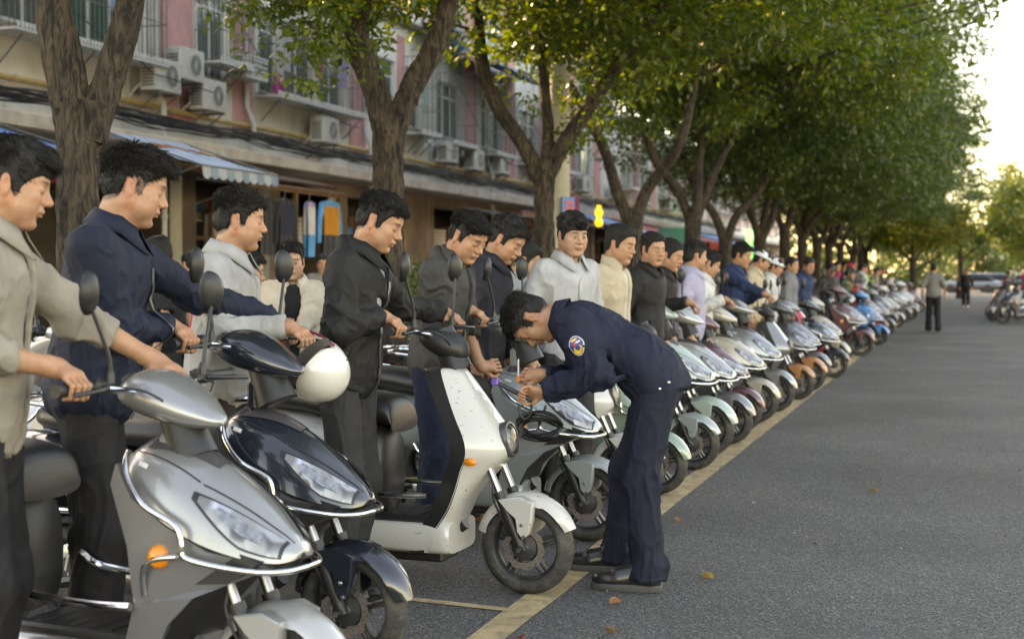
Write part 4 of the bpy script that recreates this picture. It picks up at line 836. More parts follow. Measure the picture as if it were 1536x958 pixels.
def make_A(pm, lm=None, fm=None, guard=True):
    """large-fairing scooter: peaked front, twin slanting headlamps, chrome guard rails"""
    t = empty('motor_scooter'); wheel(t, 0, name='front_wheel'); fork(t); fender(t, fm or pm, 12, 168, RW + .034, True, .075); handlebar(t); rear_half(t, pm); floor_(t, lm or pm)
    ST = np.array([(-.49, .115, .82, .905), (-.45, .148, .775, .925), (-.38, .170, .74, .925), (-.28, .186, .695, .898), (-.18, .184, .652, .84), (-.08, .165, .62, .765), (0, .130, .60, .695), (.045, .092, .592, .655), (.068, .045, .594, .622), (.072, .012, .60, .612)]); S = spline(ST, 5)
    def sec(s4, a): # a in [-pi/2, pi/2]; pinched towards the ridge
        x, w, z0, z1 = s4; q = np.abs(np.sin(a)); return np.stack([np.full(np.shape(a), x) + 0 * a, w * np.sign(np.sin(a)) * q ** .95, z1 - (z1 - z0) * (.06 * q ** 2 + .42 * q ** 1.15 + .52 * q ** 9)], -1)
    aa = np.linspace(-math.pi / 2, math.pi / 2, 33); b = MB(); rows = [sec(s4, aa) for s4 in S]; b.grid(rows, 0, False, False, True); fa = b.build('front_fairing', pm, t, smooth=60, fix=False)
    # dark visor panel along the ridge
    def patch(x0, x1, f0, f1, out, n=14, kk=10, shrink=None):
        rws = []
        for x in np.linspace(x0, x1, n):
            s4 = np.array([np.interp(x, S[:, 0], S[:, j]) for j in range(4)]); s4[0] = x; lo, hi = f0(x), f1(x); a = np.linspace(lo, hi, kk); P = sec(s4, a); e = 1e-3
            s5 = np.array([np.interp(x + .004, S[:, 0], S[:, j]) for j in range(4)]); s5[0] = x + .004
            tu = sec(s4, a + e) - P; tv = sec(s5, a) - P; nn = np.cross(tv, tu); nn /= np.linalg.norm(nn, axis=1)[:, None] + 1e-12
            if np.mean(nn[:, 2]) < 0: nn = -nn
            rws.append(P + nn * out)
        return rws
    lin = lambda x, xa, ya, xb, yb: ya + (yb - ya) * (x - xa) / (xb - xa)
    MB().grid(patch(-.43, -.2, lambda x: -lin(x, -.43, .5, -.2, .16), lambda x: lin(x, -.43, .5, -.2, .16), .004), 0, False, False, True).build('visor', mat('visor_smoke', (.06, .055, .06), .25, var=.1, coat=.5), t, smooth=60)
    for s_ in (-1, 1):
        lo, hi = (lambda x: s_ * lin(x, -.2, .95, .045, .42)), (lambda x: s_ * lin(x, -.2, 1.0, .045, 1.38))
        hi2 = lambda x: s_ * min(1.25, lin(x, -.2, .93, -.05, 1.24)); lo2 = lambda x: s_ * lin(x, -.2, .86, .045, .46)
        r1 = patch(-.21, .05, lambda x: lo2(x) - s_ * .05, lambda x: hi2(x) + s_ * .05, .003); MB().grid(r1, 0, False, False, s_ > 0).build('headlamp_bezel', M_blkp, t, smooth=60)
        hl = MB().grid(patch(-.19, .042, lo2, hi2, .006), 0, False, False, s_ > 0).build('headlamp', M_lens, t, smooth=60)
        r3 = patch(-.13, .0, lambda x: (lo2(x) * .75 + hi2(x) * .25), lambda x: (lo2(x) * .3 + hi2(x) * .7), .009, 8, 6); MB().grid(r3, 0, False, False, s_ > 0).build('reflector', M_lens2, hl, smooth=60)
        # lower leg shield: curved side panel
        poly = [(-.46, .86), (-.40, .76), (-.28, .69), (-.13, .625), (.0, .592), (.03, .575), (-.06, .54), (-.18, .49), (-.28, .40), (-.345, .28), (-.37, .19), (-.46, .19), (-.455, .30), (-.40, .45), (-.42, .62), (-.48, .80)]
        q = MB(); P = np.array(poly); n = len(P)
        yo = lambda x, z: s_ * (.190 - .55 * max(0, x + .14) - .10 * max(0, .5 - z))
        o_ = [(x, yo(x, z), z) for x, z in P]; i_ = [(x - .01, yo(x, z) - s_ * .035, z) for x, z in P]
        q.grid([o_, i_], 0, True, False, s_ > 0)
        q.add(o_, [(0, 1, 2, 14, 15), (2, 3, 13, 14), (3, 4, 5, 6, 13), (6, 7, 13), (7, 8, 13), (8, 12, 13), (8, 9, 12), (9, 10, 11, 12)] if s_ < 0 else [f[::-1] for f in [(0, 1, 2, 14, 15), (2, 3, 13, 14), (3, 4, 5, 6, 13), (6, 7, 13), (7, 8, 13), (8, 12, 13), (8, 9, 12), (9, 10, 11, 12)]])
        q.build('leg_shield', lm or pm, t, smooth=30)
        MB().lathe([(.001, .022), (.026, .02), (.033, .008), (.036, 0)], (-.30, s_ * .190, .60), (.35, s_, .05), 20).build('indicator', M_amber, t, smooth=60)
        if guard:
            g = MB(); g.tube([(-.462, s_ * .128, .89), (-.445, s_ * .163, .862), (-.41, s_ * .188, .81), (-.33, s_ * .216, .75), (-.22, s_ * .216, .70), (-.20, s_ * .216, .65), (-.19, s_ * .214, .612), (-.1, s_ * .20, .592), (.01, s_ * .15, .575), (.07, s_ * .085, .57), (.085, 0, .57)], .0098, 10, 0, 5); g.build('guard_rail', M_chr, t, smooth=60)
            MB().tube([(-.215, s_ * .214, .61), (-.30, s_ * .21, .595), (-.345, s_ * .205, .56), (-.36, s_ * .185, .48)], .0095, 8, 0, 5).build('guard_stay', M_chr, t, smooth=60)
    for s_ in (-1, 1):   # panel joints and a small sticker
        MB().grid(patch(-.46, -.21, lambda x: s_ * lin(x, -.46, .62, -.21, .60), lambda x: s_ * lin(x, -.46, .65, -.21, .63), .0016, 14, 3), 0, False, False, s_ > 0).build('panel_joint', M_blkp, t, smooth=60)
        MB().grid(patch(-.20, .055, lambda x: s_ * lin(x, -.2, .60, .055, .20), lambda x: s_ * lin(x, -.2, .63, .055, .24), .0016, 14, 3), 0, False, False, s_ > 0).build('panel_joint', M_blkp, t, smooth=60)
    MB().grid(patch(-.425, -.385, lambda x: -.95, lambda x: -.86, .002, 4, 4), 0, False, False, False).build('sticker', mat('plate_white', (.55, .55, .52), .5), t, smooth=60)
    dk = MB(); dk.prism([(-.45, .80), (-.15, .66), (.02, .60), (-.05, .55), (-.2, .48), (-.3, .38), (-.36, .2), (-.44, .2), (-.42, .45), (-.46, .7)], -.15, .15, 1, 0); dk.build('inner_panel', M_blkp, t, smooth=30)
    b = MB(); b.tube([axis_pt(.76, 0), axis_pt(.88, 0), axis_pt(.97, 0)], [.075, .062, .055], 14, 0, 3); b.build('stem_cover', M_blkp, t, smooth=60)
    loft([(-.53, .10, 1.10, 1.19), (-.48, .125, 1.075, 1.215), (-.40, .125, 1.055, 1.205), (-.31, .10, 1.04, 1.155), (-.235, .05, 1.045, 1.095), (-.21, .012, 1.055, 1.07)], 20, 2.1, 5).build('handlebar_cowl', pm, t, smooth=60)
    MB().box((-.515, 0, 1.175), (.06, .16, .05), rot=np.array(Euler((0, R(-30), 0)).to_matrix()), bev=.015).build('instrument_panel', M_blkp, t)
    MB().box((-.40, 0, .97), (.06, .1, .12), bev=.02).build('cowl_neck', pm, t)
    return t
def drop(o): return [o] + [q for c in o.children for q in drop(c)]
PA = make_A(P_silver); PB = make_B(P_white)
# far version: one mesh with all its materials, for scooters that show only a few pixels of each part
def merge_far(src, name):
    bpy.context.view_layer.update(); V, F, MI, ms, n = [], [], [], [], 0
    for o in drop(src):
        if o.type != 'MESH' or o.name.split('.')[0] in ('brake_disc', 'control_cable', 'bolt', 'axle_nut', 'mat_ribs', 'brake_hose'): continue
        me = o.data; v = np.empty(len(me.vertices) * 3); me.vertices.foreach_get('co', v); v = v.reshape(-1, 3)
        if o.name.startswith('tyre'):
            b = MB(); b.lathe([(RW - .06, -.04), (RW - .03, -.05), (RW - .005, -.03), (RW, 0), (RW - .005, .03), (RW - .03, .05), (RW - .06, .04)], n=28); vv, ff, mi = np.vstack(b.v), b.f, [0] * len(b.f)
        else: vv, ff, mi = v, [tuple(p.vertices) for p in me.polygons], [p.material_index for p in me.polygons]
        W = np.array(o.matrix_world); vv = vv @ W[:3, :3].T + W[:3, 3]; lut = []
        for m_ in me.materials:
            if m_ not in ms: ms.append(m_)
            lut.append(ms.index(m_))
        V.append(vv); F += [tuple(i + n for i in f) for f in ff]; MI += [lut[q] for q in mi]; n += len(vv)
    me = mesh_from(name, np.vstack(V), F, 40)
    for m_ in ms: me.materials.append(m_)
    me.polygons.foreach_set('material_index', MI); return me
FA, FB = merge_far(PA, 'motor_scooter'), merge_far(PB, 'electric_scooter')
G_SC = 'scooters parked in a row along the kerb'
BIKES = {}
HD = 0.0   # heading: +x of the scooter points to +X of the street
def place(kind, x, y, deg, label, pm=None, lm=None, fm=None, far=False, first=False, lean=4.0):
    src = PA if kind == 'A' else PB; base = P_silver if kind == 'A' else P_white
    if far:
        o = bpy.data.objects.new('motor_scooter' if kind == 'A' else 'electric_scooter', FA if kind == 'A' else FB); C.objects.link(o)
        for s_ in o.material_slots:
            if s_.material == base and pm: s_.link = 'OBJECT'; s_.material = pm
    else:
        sw = {base.name: pm} if pm else None
        o = src if first else copy_tree(src, None, sw)
        for ch in o.children_recursive:
            nm = ch.name.split('.')[0]; q = fm if nm in ('front_fender', 'fender_tab') else lm if nm in ('leg_shield', 'floor_skirt') else None
            if q and ch.type == 'MESH': ch.material_slots[0].link = 'OBJECT'; ch.material_slots[0].material = q
    if 8.6 < y < 40 and x < -1 and x > -2.5: x -= .13
    o.location = (x, y, 0); o.rotation_euler = (R(lean) if not far else R(lean), 0, R(deg)); tag(o, label, 'scooter', G_SC)
    if y > 8.6: q = .96 + .07 * math.sin(y * 5.3); o.scale = (q, q * (1 + .03 * math.sin(y * 3)), q)
    return o
def grip_world(o, side):
    hb = [c for c in o.children if c.name.startswith('handlebar.') or c.name == 'handlebar']; dz = hb[0].location.z if hb else 0
    return np.array(Matrix.LocRotScale(o.location, o.rotation_euler, None) @ Vector(GRIP[side] + A(0, 0, dz)))
P_lb = paint('pale_blue', (.29, .325, .33), .3); P_sage = paint('sage', (.20, .27, .22), .2); P_mint = paint('mint', (.31, .38, .35), .1); P_maroon = paint('maroon', (.12, .05, .06), .2); P_beige = paint('beige', (.42, .38, .32), .2); P_grey = paint('grey', (.20, .20, .205), .5); P_dgrey = paint('dark_grey', (.06, .06, .065), .3); P_blue = paint('bright_blue', (.04, .22, .5)); P_orange = paint('orange_brown', (.40, .17, .07)); P_pwhite = paint('plain_white', (.48, .48, .46)); P_red = paint('red', (.42, .03, .04)); P_lsil = paint('light_silver', (.38, .38, .375), .4)
B_black = place('A', -2.10, 4.70, -6, 'glossy black scooter with chrome guard between the navy and grey jacket men', lean=0)
B_silver = place('A', -1.90, 3.75, -8, 'dusty silver scooter nearest the camera, orange indicator on its leg shield', P_silver, P_grey, P_lsil, lean=0)
for ch in B_silver.children:   # the silver machine is a longer model: its seat and tail sit farther back
    if ch.name.split('.')[0] in ('seat', 'seat_column', 'tail_body', 'rear_wheel', 'swing_arm', 'shock_absorber', 'rear_fender', 'tail_light', 'grab_rail', 'number_plate', 'side_stand', 'hub_motor'): ch.location.x -= .30
    if ch.name.split('.')[0] in ('handlebar', 'handlebar_cowl', 'instrument_panel', 'stem_cover', 'cowl_neck'): ch.location.z -= .085
for ch in B_black.children_recursive:
    if ch.type == 'MESH':
        for s_ in ch.material_slots:
            if s_.material == P_silver: s_.link = 'OBJECT'; s_.material = P_dgrey if ch.name.split('.')[0] in ('leg_shield', 'floor_skirt') else P_black
B_white = place('B', -1.84, 6.01, -3, 'scuffed white scooter with round headlamp the officer is bending over', lean=0)
B_g4 = place('A', -1.90, 7.30, -2, 'pale blue silver scooter directly behind the officer hands', P_lb, P_lb, P_lb, lean=0)
place('B', -1.95, 8.5, 0, 'white scooter mostly hidden behind the officer', P_pwhite, lean=3)
place('A', -1.75, 9.04, -4, 'sage green scooter emerging right of the officer legs', P_sage, P_sage, P_sage)
place('B', -1.74, 10.22, -2, 'white scooter with pale teal fender right of the sage green one', P_pwhite, fm=P_lb)
place('A', -1.78, 11.0, 0, 'mint and silver scooter third to the right of the officer', P_mint, P_grey, P_mint)
place('A', -1.74, 11.85, -3, 'silver scooter with dark lower shield beside the mint one', P_lsil, P_dgrey, P_grey)
place('A', -1.78, 12.8, 2, 'maroon scooter in the middle of the row', P_maroon, P_dgrey, P_maroon)
place('A', -1.76, 13.75, -2, 'beige scooter right of the maroon one', P_beige, P_grey, P_beige)
place('B', -1.66, 16.3, -6, 'grey flat-shield scooter with orange brown fender', P_grey, fm=P_orange)
place('A', -1.73, 14.8, 0, 'second silver scooter right of the beige one', P_silver, P_silver, P_silver)
place('A', -1.66, 17.6, -3, 'brown and black scooter after the orange-fendered one', P_dgrey, P_dgrey, P_orange)
cols = [('grey', P_grey), ('beige', P_beige), ('white', P_pwhite), ('black', P_black), ('silver', P_lsil), ('maroon', P_maroon), ('red', P_red), ('dark', P_dgrey)]
posw = ['just past the brown one', 'second past the brown one', 'third past the brown one', 'fourth past the brown one', 'left of the rider in green', 'right of the rider in green', 'next but one to the rider in green', 'shortly before the walking man', 'left of the walking man', 'level with the walking man', 'just beyond the walking man', 'second beyond the walking man', 'third beyond the walking man', 'fourth beyond the walking man', 'fifth beyond the walking man', 'sixth beyond the walking man', 'near the far pedestrian', 'level with the far pedestrian', 'past the far pedestrian', 'last in the row']
for i, y in enumerate([18.8, 19.9, 21.0, 22.2, 25.2, 26.6, 28.0, 29.6, 31.0, 32.4, 34, 35.5, 37.2, 39, 41, 43, 45.5, 48, 51, 54]):
    cn, cm = cols[(i * 3 + i // 4) % 8]; place('AB'[(i * 2) % 3 == 1], -1.72 + .17 * math.sin(i * 2.1), y, -3 + 9 * math.sin(i * 1.7), '%s scooter %s' % (cn, posw[i]), cm, far=y > 20.5)
# second rank behind and machines across the road
B_rear = place('A', -4.12, 5.24, 176, 'grey scooter parked the other way behind the black one', P_lsil, P_lsil, P_lsil, lean=2)
place('B', -4.9, 9.6, 150, 'bright red scooter on the pavement beside the woman in beige', P_red, lean=2)
rb = ['nearest the camera', 'second along', 'third along', 'fourth along', 'fifth along', 'sixth along', 'farthest along']
for i, (x, y, c_) in enumerate(((.85, 43.0, P_dgrey), (.62, 45.0, P_lsil), (.70, 46.6, P_dgrey), (.62, 48.4, P_grey), (.75, 50.4, P_maroon), (.8, 53, P_dgrey), (.9, 56, P_red))): place('AB'[i % 2], x + .2, y, 190, 'motor scooter parked on the right side of the road, ' + rb[i], c_, far=True)

for pr_ in (PA, PB):
    for o in drop(pr_): bpy.data.objects.remove(o)
# ================================================================ PEOPLE: implicit bodies meshed with surface nets
class Vol:
    def __init__(s, lo, hi, h):
        s.lo = A(*lo); s.h = h; s.n = np.ceil((A(*hi) - s.lo) / h).astype(int) + 1
        s.ax = [(s.lo[i] + np.arange(s.n[i]) * h).astype(np.float32) for i in range(3)]; s.F = np.full(s.n, .5, np.float32)
    def sl(s, lo, hi):
        i0 = np.clip(np.floor((lo - s.lo) / s.h).astype(int), 0, s.n); i1 = np.clip(np.ceil((hi - s.lo) / s.h).astype(int) + 1, 0, s.n)
        if np.any(i1 <= i0): return None, None
        S = tuple(slice(a, b) for a, b in zip(i0, i1)); P = [s.ax[0][S[0]][:, None, None], s.ax[1][S[1]][None, :, None], s.ax[2][S[2]][None, None, :]]; return S, P
    def put(s, S, d, k, sub):
        F = s.F[S]
        if sub:
            d = -d; h = np.clip(.5 - .5 * (F - d) / k, 0, 1); s.F[S] = F * (1 - h) + d * h + k * h * (1 - h)
        else:
            h = np.clip(.5 + .5 * (F - d) / k, 0, 1); s.F[S] = F * (1 - h) + d * h - k * h * (1 - h)
    def cone(s, a, b, ra, rb, k=.02, sub=False, sq=None):
        a, b = A(*a), A(*b); r = max(ra, rb) + k + 2 * s.h; S, P = s.sl(np.minimum(a, b) - r, np.maximum(a, b) + r)
        if S is None: return
        d = b - a; l2 = max(d @ d, 1e-9); q = [P[i] - a[i] for i in range(3)]
        t = np.clip((q[0] * d[0] + q[1] * d[1] + q[2] * d[2]) / l2, 0, 1); e = [q[i] - t * d[i] for i in range(3)]
        s.put(S, np.sqrt(e[0] ** 2 + e[1] ** 2 + e[2] ** 2) - (ra + t * (rb - ra)), k, sub)
    def ell(s, c, r, k=.02, Rm=None, sub=False):
        c, r = A(*c), A(*r); m = r.max() + k + 2 * s.h; S, P = s.sl(c - m, c + m)
        if S is None: return
        q = [P[i] - c[i] for i in range(3)]
        if Rm is not None: q = [q[0] * Rm[0, i] + q[1] * Rm[1, i] + q[2] * Rm[2, i] for i in range(3)]
        k0 = np.sqrt((q[0] / r[0]) ** 2 + (q[1] / r[1]) ** 2 + (q[2] / r[2]) ** 2) + 1e-6; k1 = np.sqrt((q[0] / r[0] ** 2) ** 2 + (q[1] / r[1] ** 2) ** 2 + (q[2] / r[2] ** 2) ** 2) + 1e-6
        s.put(S, (k0 * (k0 - 1) / k1).astype(np.float32), k, sub)
    def fn(s, f, k=.004, mode='sub'):   # f(x,y,z) signed distance-like, cut over the whole grid
        d = f(s.ax[0][:, None, None], s.ax[1][None, :, None], s.ax[2][None, None, :]) + np.zeros(s.n, np.float32); s.put((slice(None),) * 3, d, k, mode == 'sub')
    def mesh(s):
        F = s.F; n0, n1, n2 = F.shape; I = F < 0
        cnt = np.zeros((n0 - 1, n1 - 1, n2 - 1), np.int8)
        for a in (0, 1):
            for b in (0, 1):
                for c in (0, 1): cnt += I[a:n0 - 1 + a, b:n1 - 1 + b, c:n2 - 1 + c]
        cells = np.argwhere((cnt > 0) & (cnt < 8))
        if not len(cells): return np.zeros((0, 3)), []
        cor = [(a, b, c) for a in (0, 1) for b in (0, 1) for c in (0, 1)]
        val = np.stack([F[cells[:, 0] + a, cells[:, 1] + b, cells[:, 2] + c] for a, b, c in cor], 1); co = np.array(cor, float)
        acc = np.zeros((len(cells), 3)); num = np.zeros(len(cells))
        for i in range(8):
            for j in range(i + 1, 8):
                if np.abs(co[i] - co[j]).sum() != 1: continue
                x = (val[:, i] < 0) != (val[:, j] < 0); t = val[:, i] / (val[:, i] - val[:, j] + 1e-12); t = np.where(x, t, 0)
                acc += np.where(x[:, None], co[i] + t[:, None] * (co[j] - co[i]), 0); num += x
        V = s.lo + (cells + acc / num[:, None]) * s.h
        idx = np.full((n0 - 1, n1 - 1, n2 - 1), -1, np.int64); idx[tuple(cells.T)] = np.arange(len(cells)); Q = []
        for ax in range(3):
            o1, o2 = (ax + 1) % 3, (ax + 2) % 3; sh = [slice(None)] * 3; sh2 = list(sh); sh[ax] = slice(0, -1); sh2[ax] = slice(1, None)
            e = np.argwhere(I[tuple(sh)] != I[tuple(sh2)]); e = e[(e[:, o1] > 0) & (e[:, o2] > 0) & (e[:, o1] < F.shape[o1] - 1) & (e[:, o2] < F.shape[o2] - 1)]
            ins = I[tuple(e.T)]; u = np.zeros(3, int); v = np.zeros(3, int); u[o1] = 1; v[o2] = 1
            g = lambda q: idx[tuple(q.T)]
            quad = np.stack([g(e - u - v), g(e - v), g(e), g(e - u)], 1); quad[~ins] = quad[~ins][:, ::-1]; Q.append(quad[(quad >= 0).all(1)])
        return V, np.vstack(Q)
def vnormals(V, Q):
    n = np.cross(V[Q[:, 2]] - V[Q[:, 0]], V[Q[:, 3]] - V[Q[:, 1]]); N = np.zeros_like(V)
    for j in range(4): np.add.at(N, Q[:, j], n)
    return N / (np.linalg.norm(N, axis=1)[:, None] + 1e-12)
def smoothV(V, Q, it=1, f=.5):
    for _ in range(it):
        S = np.zeros_like(V); c = np.zeros(len(V))
        for a, b in ((0, 1), (1, 2), (2, 3), (3, 0)):
            np.add.at(S, Q[:, a], V[Q[:, b]]); np.add.at(S, Q[:, b], V[Q[:, a]]); np.add.at(c, Q[:, a], 1); np.add.at(c, Q[:, b], 1)
        V = V * (1 - f) + f * S / np.maximum(c, 1)[:, None]
    return V
def folds(V, Q, amp, hot, seed, fr=(9, 9, 6)):
    """cloth folds: ridged noise, stronger round the bends listed in hot [(point, radius, gain)]"""
    N = vnormals(V, Q); g = np.full(len(V), .45)
    for p, r, w in hot: g += w * np.exp(-np.sum((V - A(*p)) ** 2, 1) / (r * r))
    W = V + .035 * np.stack([vnoise(V * 5, seed + 5), vnoise(V * 5, seed + 6), vnoise(V * 5, seed + 7)], 1)
    a = (1 - np.minimum(np.abs(vnoise(W * A(*fr) * 1.15, seed)) * 2.6, 1)) ** 1.6; b = (1 - np.minimum(np.abs(vnoise(W * A(*fr) * 2.3, seed + 1)) * 2.6, 1)) ** 1.5
    return V + N * (amp * g * (a * 1.7 + .75 * b - .75 + .5 * vnoise(W * 4, seed + 2)))[:, None]
M_hair = mat('hair_black', (.010, .009, .008), .62, var=.6, vscale=60, spec=.28, bump=.5, bscale=160)
def skinmat():
    m = bpy.data.materials.new('skin'); m.use_nodes = True; N = m.node_tree.nodes; L = m.node_tree.links; p = N['Principled BSDF']
    at = N.new('ShaderNodeAttribute'); at.attribute_name = 'Col'; tc = N.new('ShaderNodeTexCoord'); nz = N.new('ShaderNodeTexNoise'); nz.inputs['Scale'].default_value = 38; nz.inputs['Detail'].default_value = 5; L.new(tc.outputs['Object'], nz.inputs['Vector'])
    cr = N.new('ShaderNodeValToRGB'); cr.color_ramp.elements[0].position = .3; cr.color_ramp.elements[1].position = .75; cr.color_ramp.elements[0].color = (.86, .80, .78, 1); cr.color_ramp.elements[1].color = (1.06, 1.04, 1.03, 1); L.new(nz.outputs[0], cr.inputs[0])
    mx = N.new('ShaderNodeMix'); mx.data_type = 'RGBA'; mx.blend_type = 'MULTIPLY'; mx.inputs[0].default_value = 1; L.new(at.outputs['Color'], mx.inputs[6]); L.new(cr.outputs[0], mx.inputs[7]); L.new(mx.outputs[2], p.inputs['Base Color'])
    p.inputs['Roughness'].default_value = .52; p.inputs['Specular IOR Level'].default_value = .38; p.inputs['Subsurface Weight'].default_value = .12; p.inputs['Subsurface Radius'].default_value = (1, .35, .2); p.inputs['Subsurface Scale'].default_value = .008
    b = N.new('ShaderNodeBump'); b.inputs['Strength'].default_value = .12; b.inputs['Distance'].default_value = .003; n2 = N.new('ShaderNodeTexNoise'); n2.inputs['Scale'].default_value = 220; L.new(tc.outputs['Object'], n2.inputs['Vector']); L.new(n2.outputs[0], b.inputs['Height']); L.new(b.outputs[0], p.inputs['Normal']); return m
M_skin = skinmat()
def cloth(name, col, rough=.8, var=.14, sheen=0.0, spec=.22, bump=.55):
    return mat('cloth_' + name, col, rough, var=var, vscale=9, bump=bump, bscale=24, sheen=sheen, spec=spec)
rotY = lambda a: np.array([[math.cos(a), 0, math.sin(a)], [0, 1, 0], [-math.sin(a), 0, math.cos(a)]])
rotZ = lambda a: np.array([[math.cos(a), -math.sin(a), 0], [math.sin(a), math.cos(a), 0], [0, 0, 1]])
rotX = lambda a: np.array([[1, 0, 0], [0, math.cos(a), -math.sin(a)], [0, math.sin(a), math.cos(a)]])
HLX = [-.125, -.075, -.042, -.034, -.004, .004, .026, .034, .05, .07, .10]
HLZ = [-.075, -.070, -.045, .026, .030, -.022, -.022, .018, .040, .066, .080]
def head_vol(h, neck, jaw=1.0, fat=0.0, nose=1.0, seed=0):
    v = Vol((-.135, -.115, -.24), (.145, .115, .15), h); f = fat
    v.ell((-.014, 0, .036), (.098, .076, .087), .01); v.ell((.022, 0, -.030), (.070, .0655 + f, .086), .035)
    v.ell((.038, 0, .055), (.052, .062, .050), .03)
    for s in (-1, 1):
        v.cone((-.004, s * (.056 + f), -.050), (.052, s * .024 * jaw, -.101), .019, .017, .03); v.ell((.056, s * .043, -.022), (.027, .026 + f * .5, .024), .022)
        v.ell((.048, s * (.036 + f), -.062), (.03, .026 + f, .028), .03)
    v.ell((.064, 0, -.103), (.025, .030 * jaw, .018), .028); v.cone((.078, -.034, .026), (.078, .034, .026), .0125, .0125, .022)
    for s in (-1, 1):
        v.ell((.101, s * .031, .002), (.017, .021, .0125), .016, None, True); v.ell((.0735, s * .032, .000), (.0165, .0185, .0155), .006)
        v.cone((.083, s * .016, .009), (.078, s * .048, .005), .0062, .005, .008)
    v.cone((.086, 0, .014), (.109, 0, -.026), .0075, .0115 * nose, .016); v.ell((.1085, 0, -.030), (.0125, .0125 * nose, .0105), .010)
    for s in (-1, 1): v.ell((.097, s * .0145 * nose, -.0335), (.0115, .0085, .0085), .008); v.ell((.104, s * .0075, -.0415), (.004, .0035, .003), .004, None, True)
    v.ell((.088, 0, -.058), (.0145, .027, .0105), .014); v.ell((.0905, 0, -.0605), (.0135, .021, .0062), .006); v.ell((.0885, 0, -.0735), (.0135, .0185, .0068), .006)
    v.cone((.1035, -.017, -.0672), (.1035, .017, -.0672), .0024, .0024, .005, True); v.ell((.094, 0, -.0865), (.008, .02, .006), .012, None, True)
    for s in (-1, 1):
        Rm = rotZ(s * .42) @ rotY(-.16); v.ell((-.016, s * .081, -.006), (.0175, .0072, .030), .008, Rm); v.ell((-.011, s * .0905, -.003), (.0115, .0085, .021), .005, Rm, True)
        v.ell((-.008, s * .0805, -.008), (.006, .005, .009), .004, Rm); v.ell((-.012, s * .079, -.034), (.009, .006, .010), .006)
    for s in (-1, 1): v.cone((.091, s * .0205, -.037), (.083, s * .031, -.060), .0016, .0016, .007, True); v.cone((.086, s * .020, -.0145), (.078, s * .042, -.0165), .0016, .0016, .007, True)
    nk = A(*neck); v.cone((-.030, 0, -.055), nk, .056 + f * .6, .066 + f, .032); v.cone((-.03, .03, -.07), nk + A(.02, .0, .02), .03, .035, .03); v.cone((-.03, -.03, -.07), nk + A(.02, 0, .02), .03, .035, .03)
    return v
def head_cols(V, skin, seed, eyes='down'):
    c = np.tile(A(*skin), (len(V), 1)); x, y, z = V.T; ay = np.abs(y)
    def mixc(w, col): 
        w = np.clip(w, 0, 1)[:, None]; c[:] = c * (1 - w) + A(*col) * w
    sk = A(*skin)
    mixc(.35 * np.exp(-(((x - .085) / .03) ** 2 + ((ay - .045) / .028) ** 2 + ((z + .03) / .025) ** 2)), sk * A(1.12, .80, .74))   # flush on the cheeks
    mixc(.30 * np.exp(-(((x - .115) / .02) ** 2 + (ay / .015) ** 2 + ((z + .03) / .014) ** 2)), sk * A(1.1, .76, .70))
    mixc(.42 * (ay > .072) * (z < .03) * (x < .02), sk * A(1.1, .76, .68))
    st = (np.clip((-.040 - z) / .02, 0, 1) * np.clip((z + .125) / .03, 0, 1) * np.clip((x - .0) / .04, 0, 1)); mixc(.22 * st * (1 - .9 * np.exp(-((z + .066) / .012) ** 2) * (ay < .024)), sk * A(.62, .62, .64))   # shaved beard
    lip = np.exp(-(((z + .0668) / .0085) ** 4 + (ay / .0225) ** 4)) * (x > .082); mixc(.6 * lip, sk * A(.88, .52, .48))
    mixc(.75 * np.exp(-((z + .0672) / .0018) ** 2) * (ay < .021) * (x > .08), sk * A(.35, .2, .18))
    bz = .0245 + .0035 * np.sin((ay - .012) / .040 * 2.2); mixc(.88 * np.exp(-(((z - bz) / .0042) ** 4 + ((ay - .033) / .0205) ** 6)) * (x > .045), (.018, .014, .012))
    lash = (-.0055 if eyes == 'open' else -.0045) - .0016 * ((ay - .032) / .014) ** 2; mixc((.35 if eyes == 'open' else .92) * np.exp(-(((z - lash) / .0024) ** 2 + ((ay - .0325) / .0165) ** 6)) * (x > .06), (.02, .014, .012))
    if eyes == 'open':
        e_ = (x > .06); mixc(.9 * np.exp(-(((z + .0005) / .0042) ** 4 + ((ay - .032) / .0135) ** 4)) * e_, (.42, .38, .35)); mixc(.97 * np.exp(-(((z + .0002) / .0052) ** 4 + ((ay - .0325) / .0058) ** 4)) * e_, (.016, .011, .009)); mixc(.9 * np.exp(-(((z - .0046) / .0022) ** 2 + ((ay - .0325) / .0165) ** 6)) * e_, (.02, .014, .012))
    mixc(.3 * np.exp(-(((z - .0075) / .003) ** 2 + ((ay - .032) / .016) ** 4)) * (x > .06), sk * A(.6, .5, .45))
    hl = np.interp(x, HLX, HLZ); mixc(.75 * np.clip((z - hl + .004) / .012, 0, 1) * (ay < .079), (.03, .024, .02))
    return c
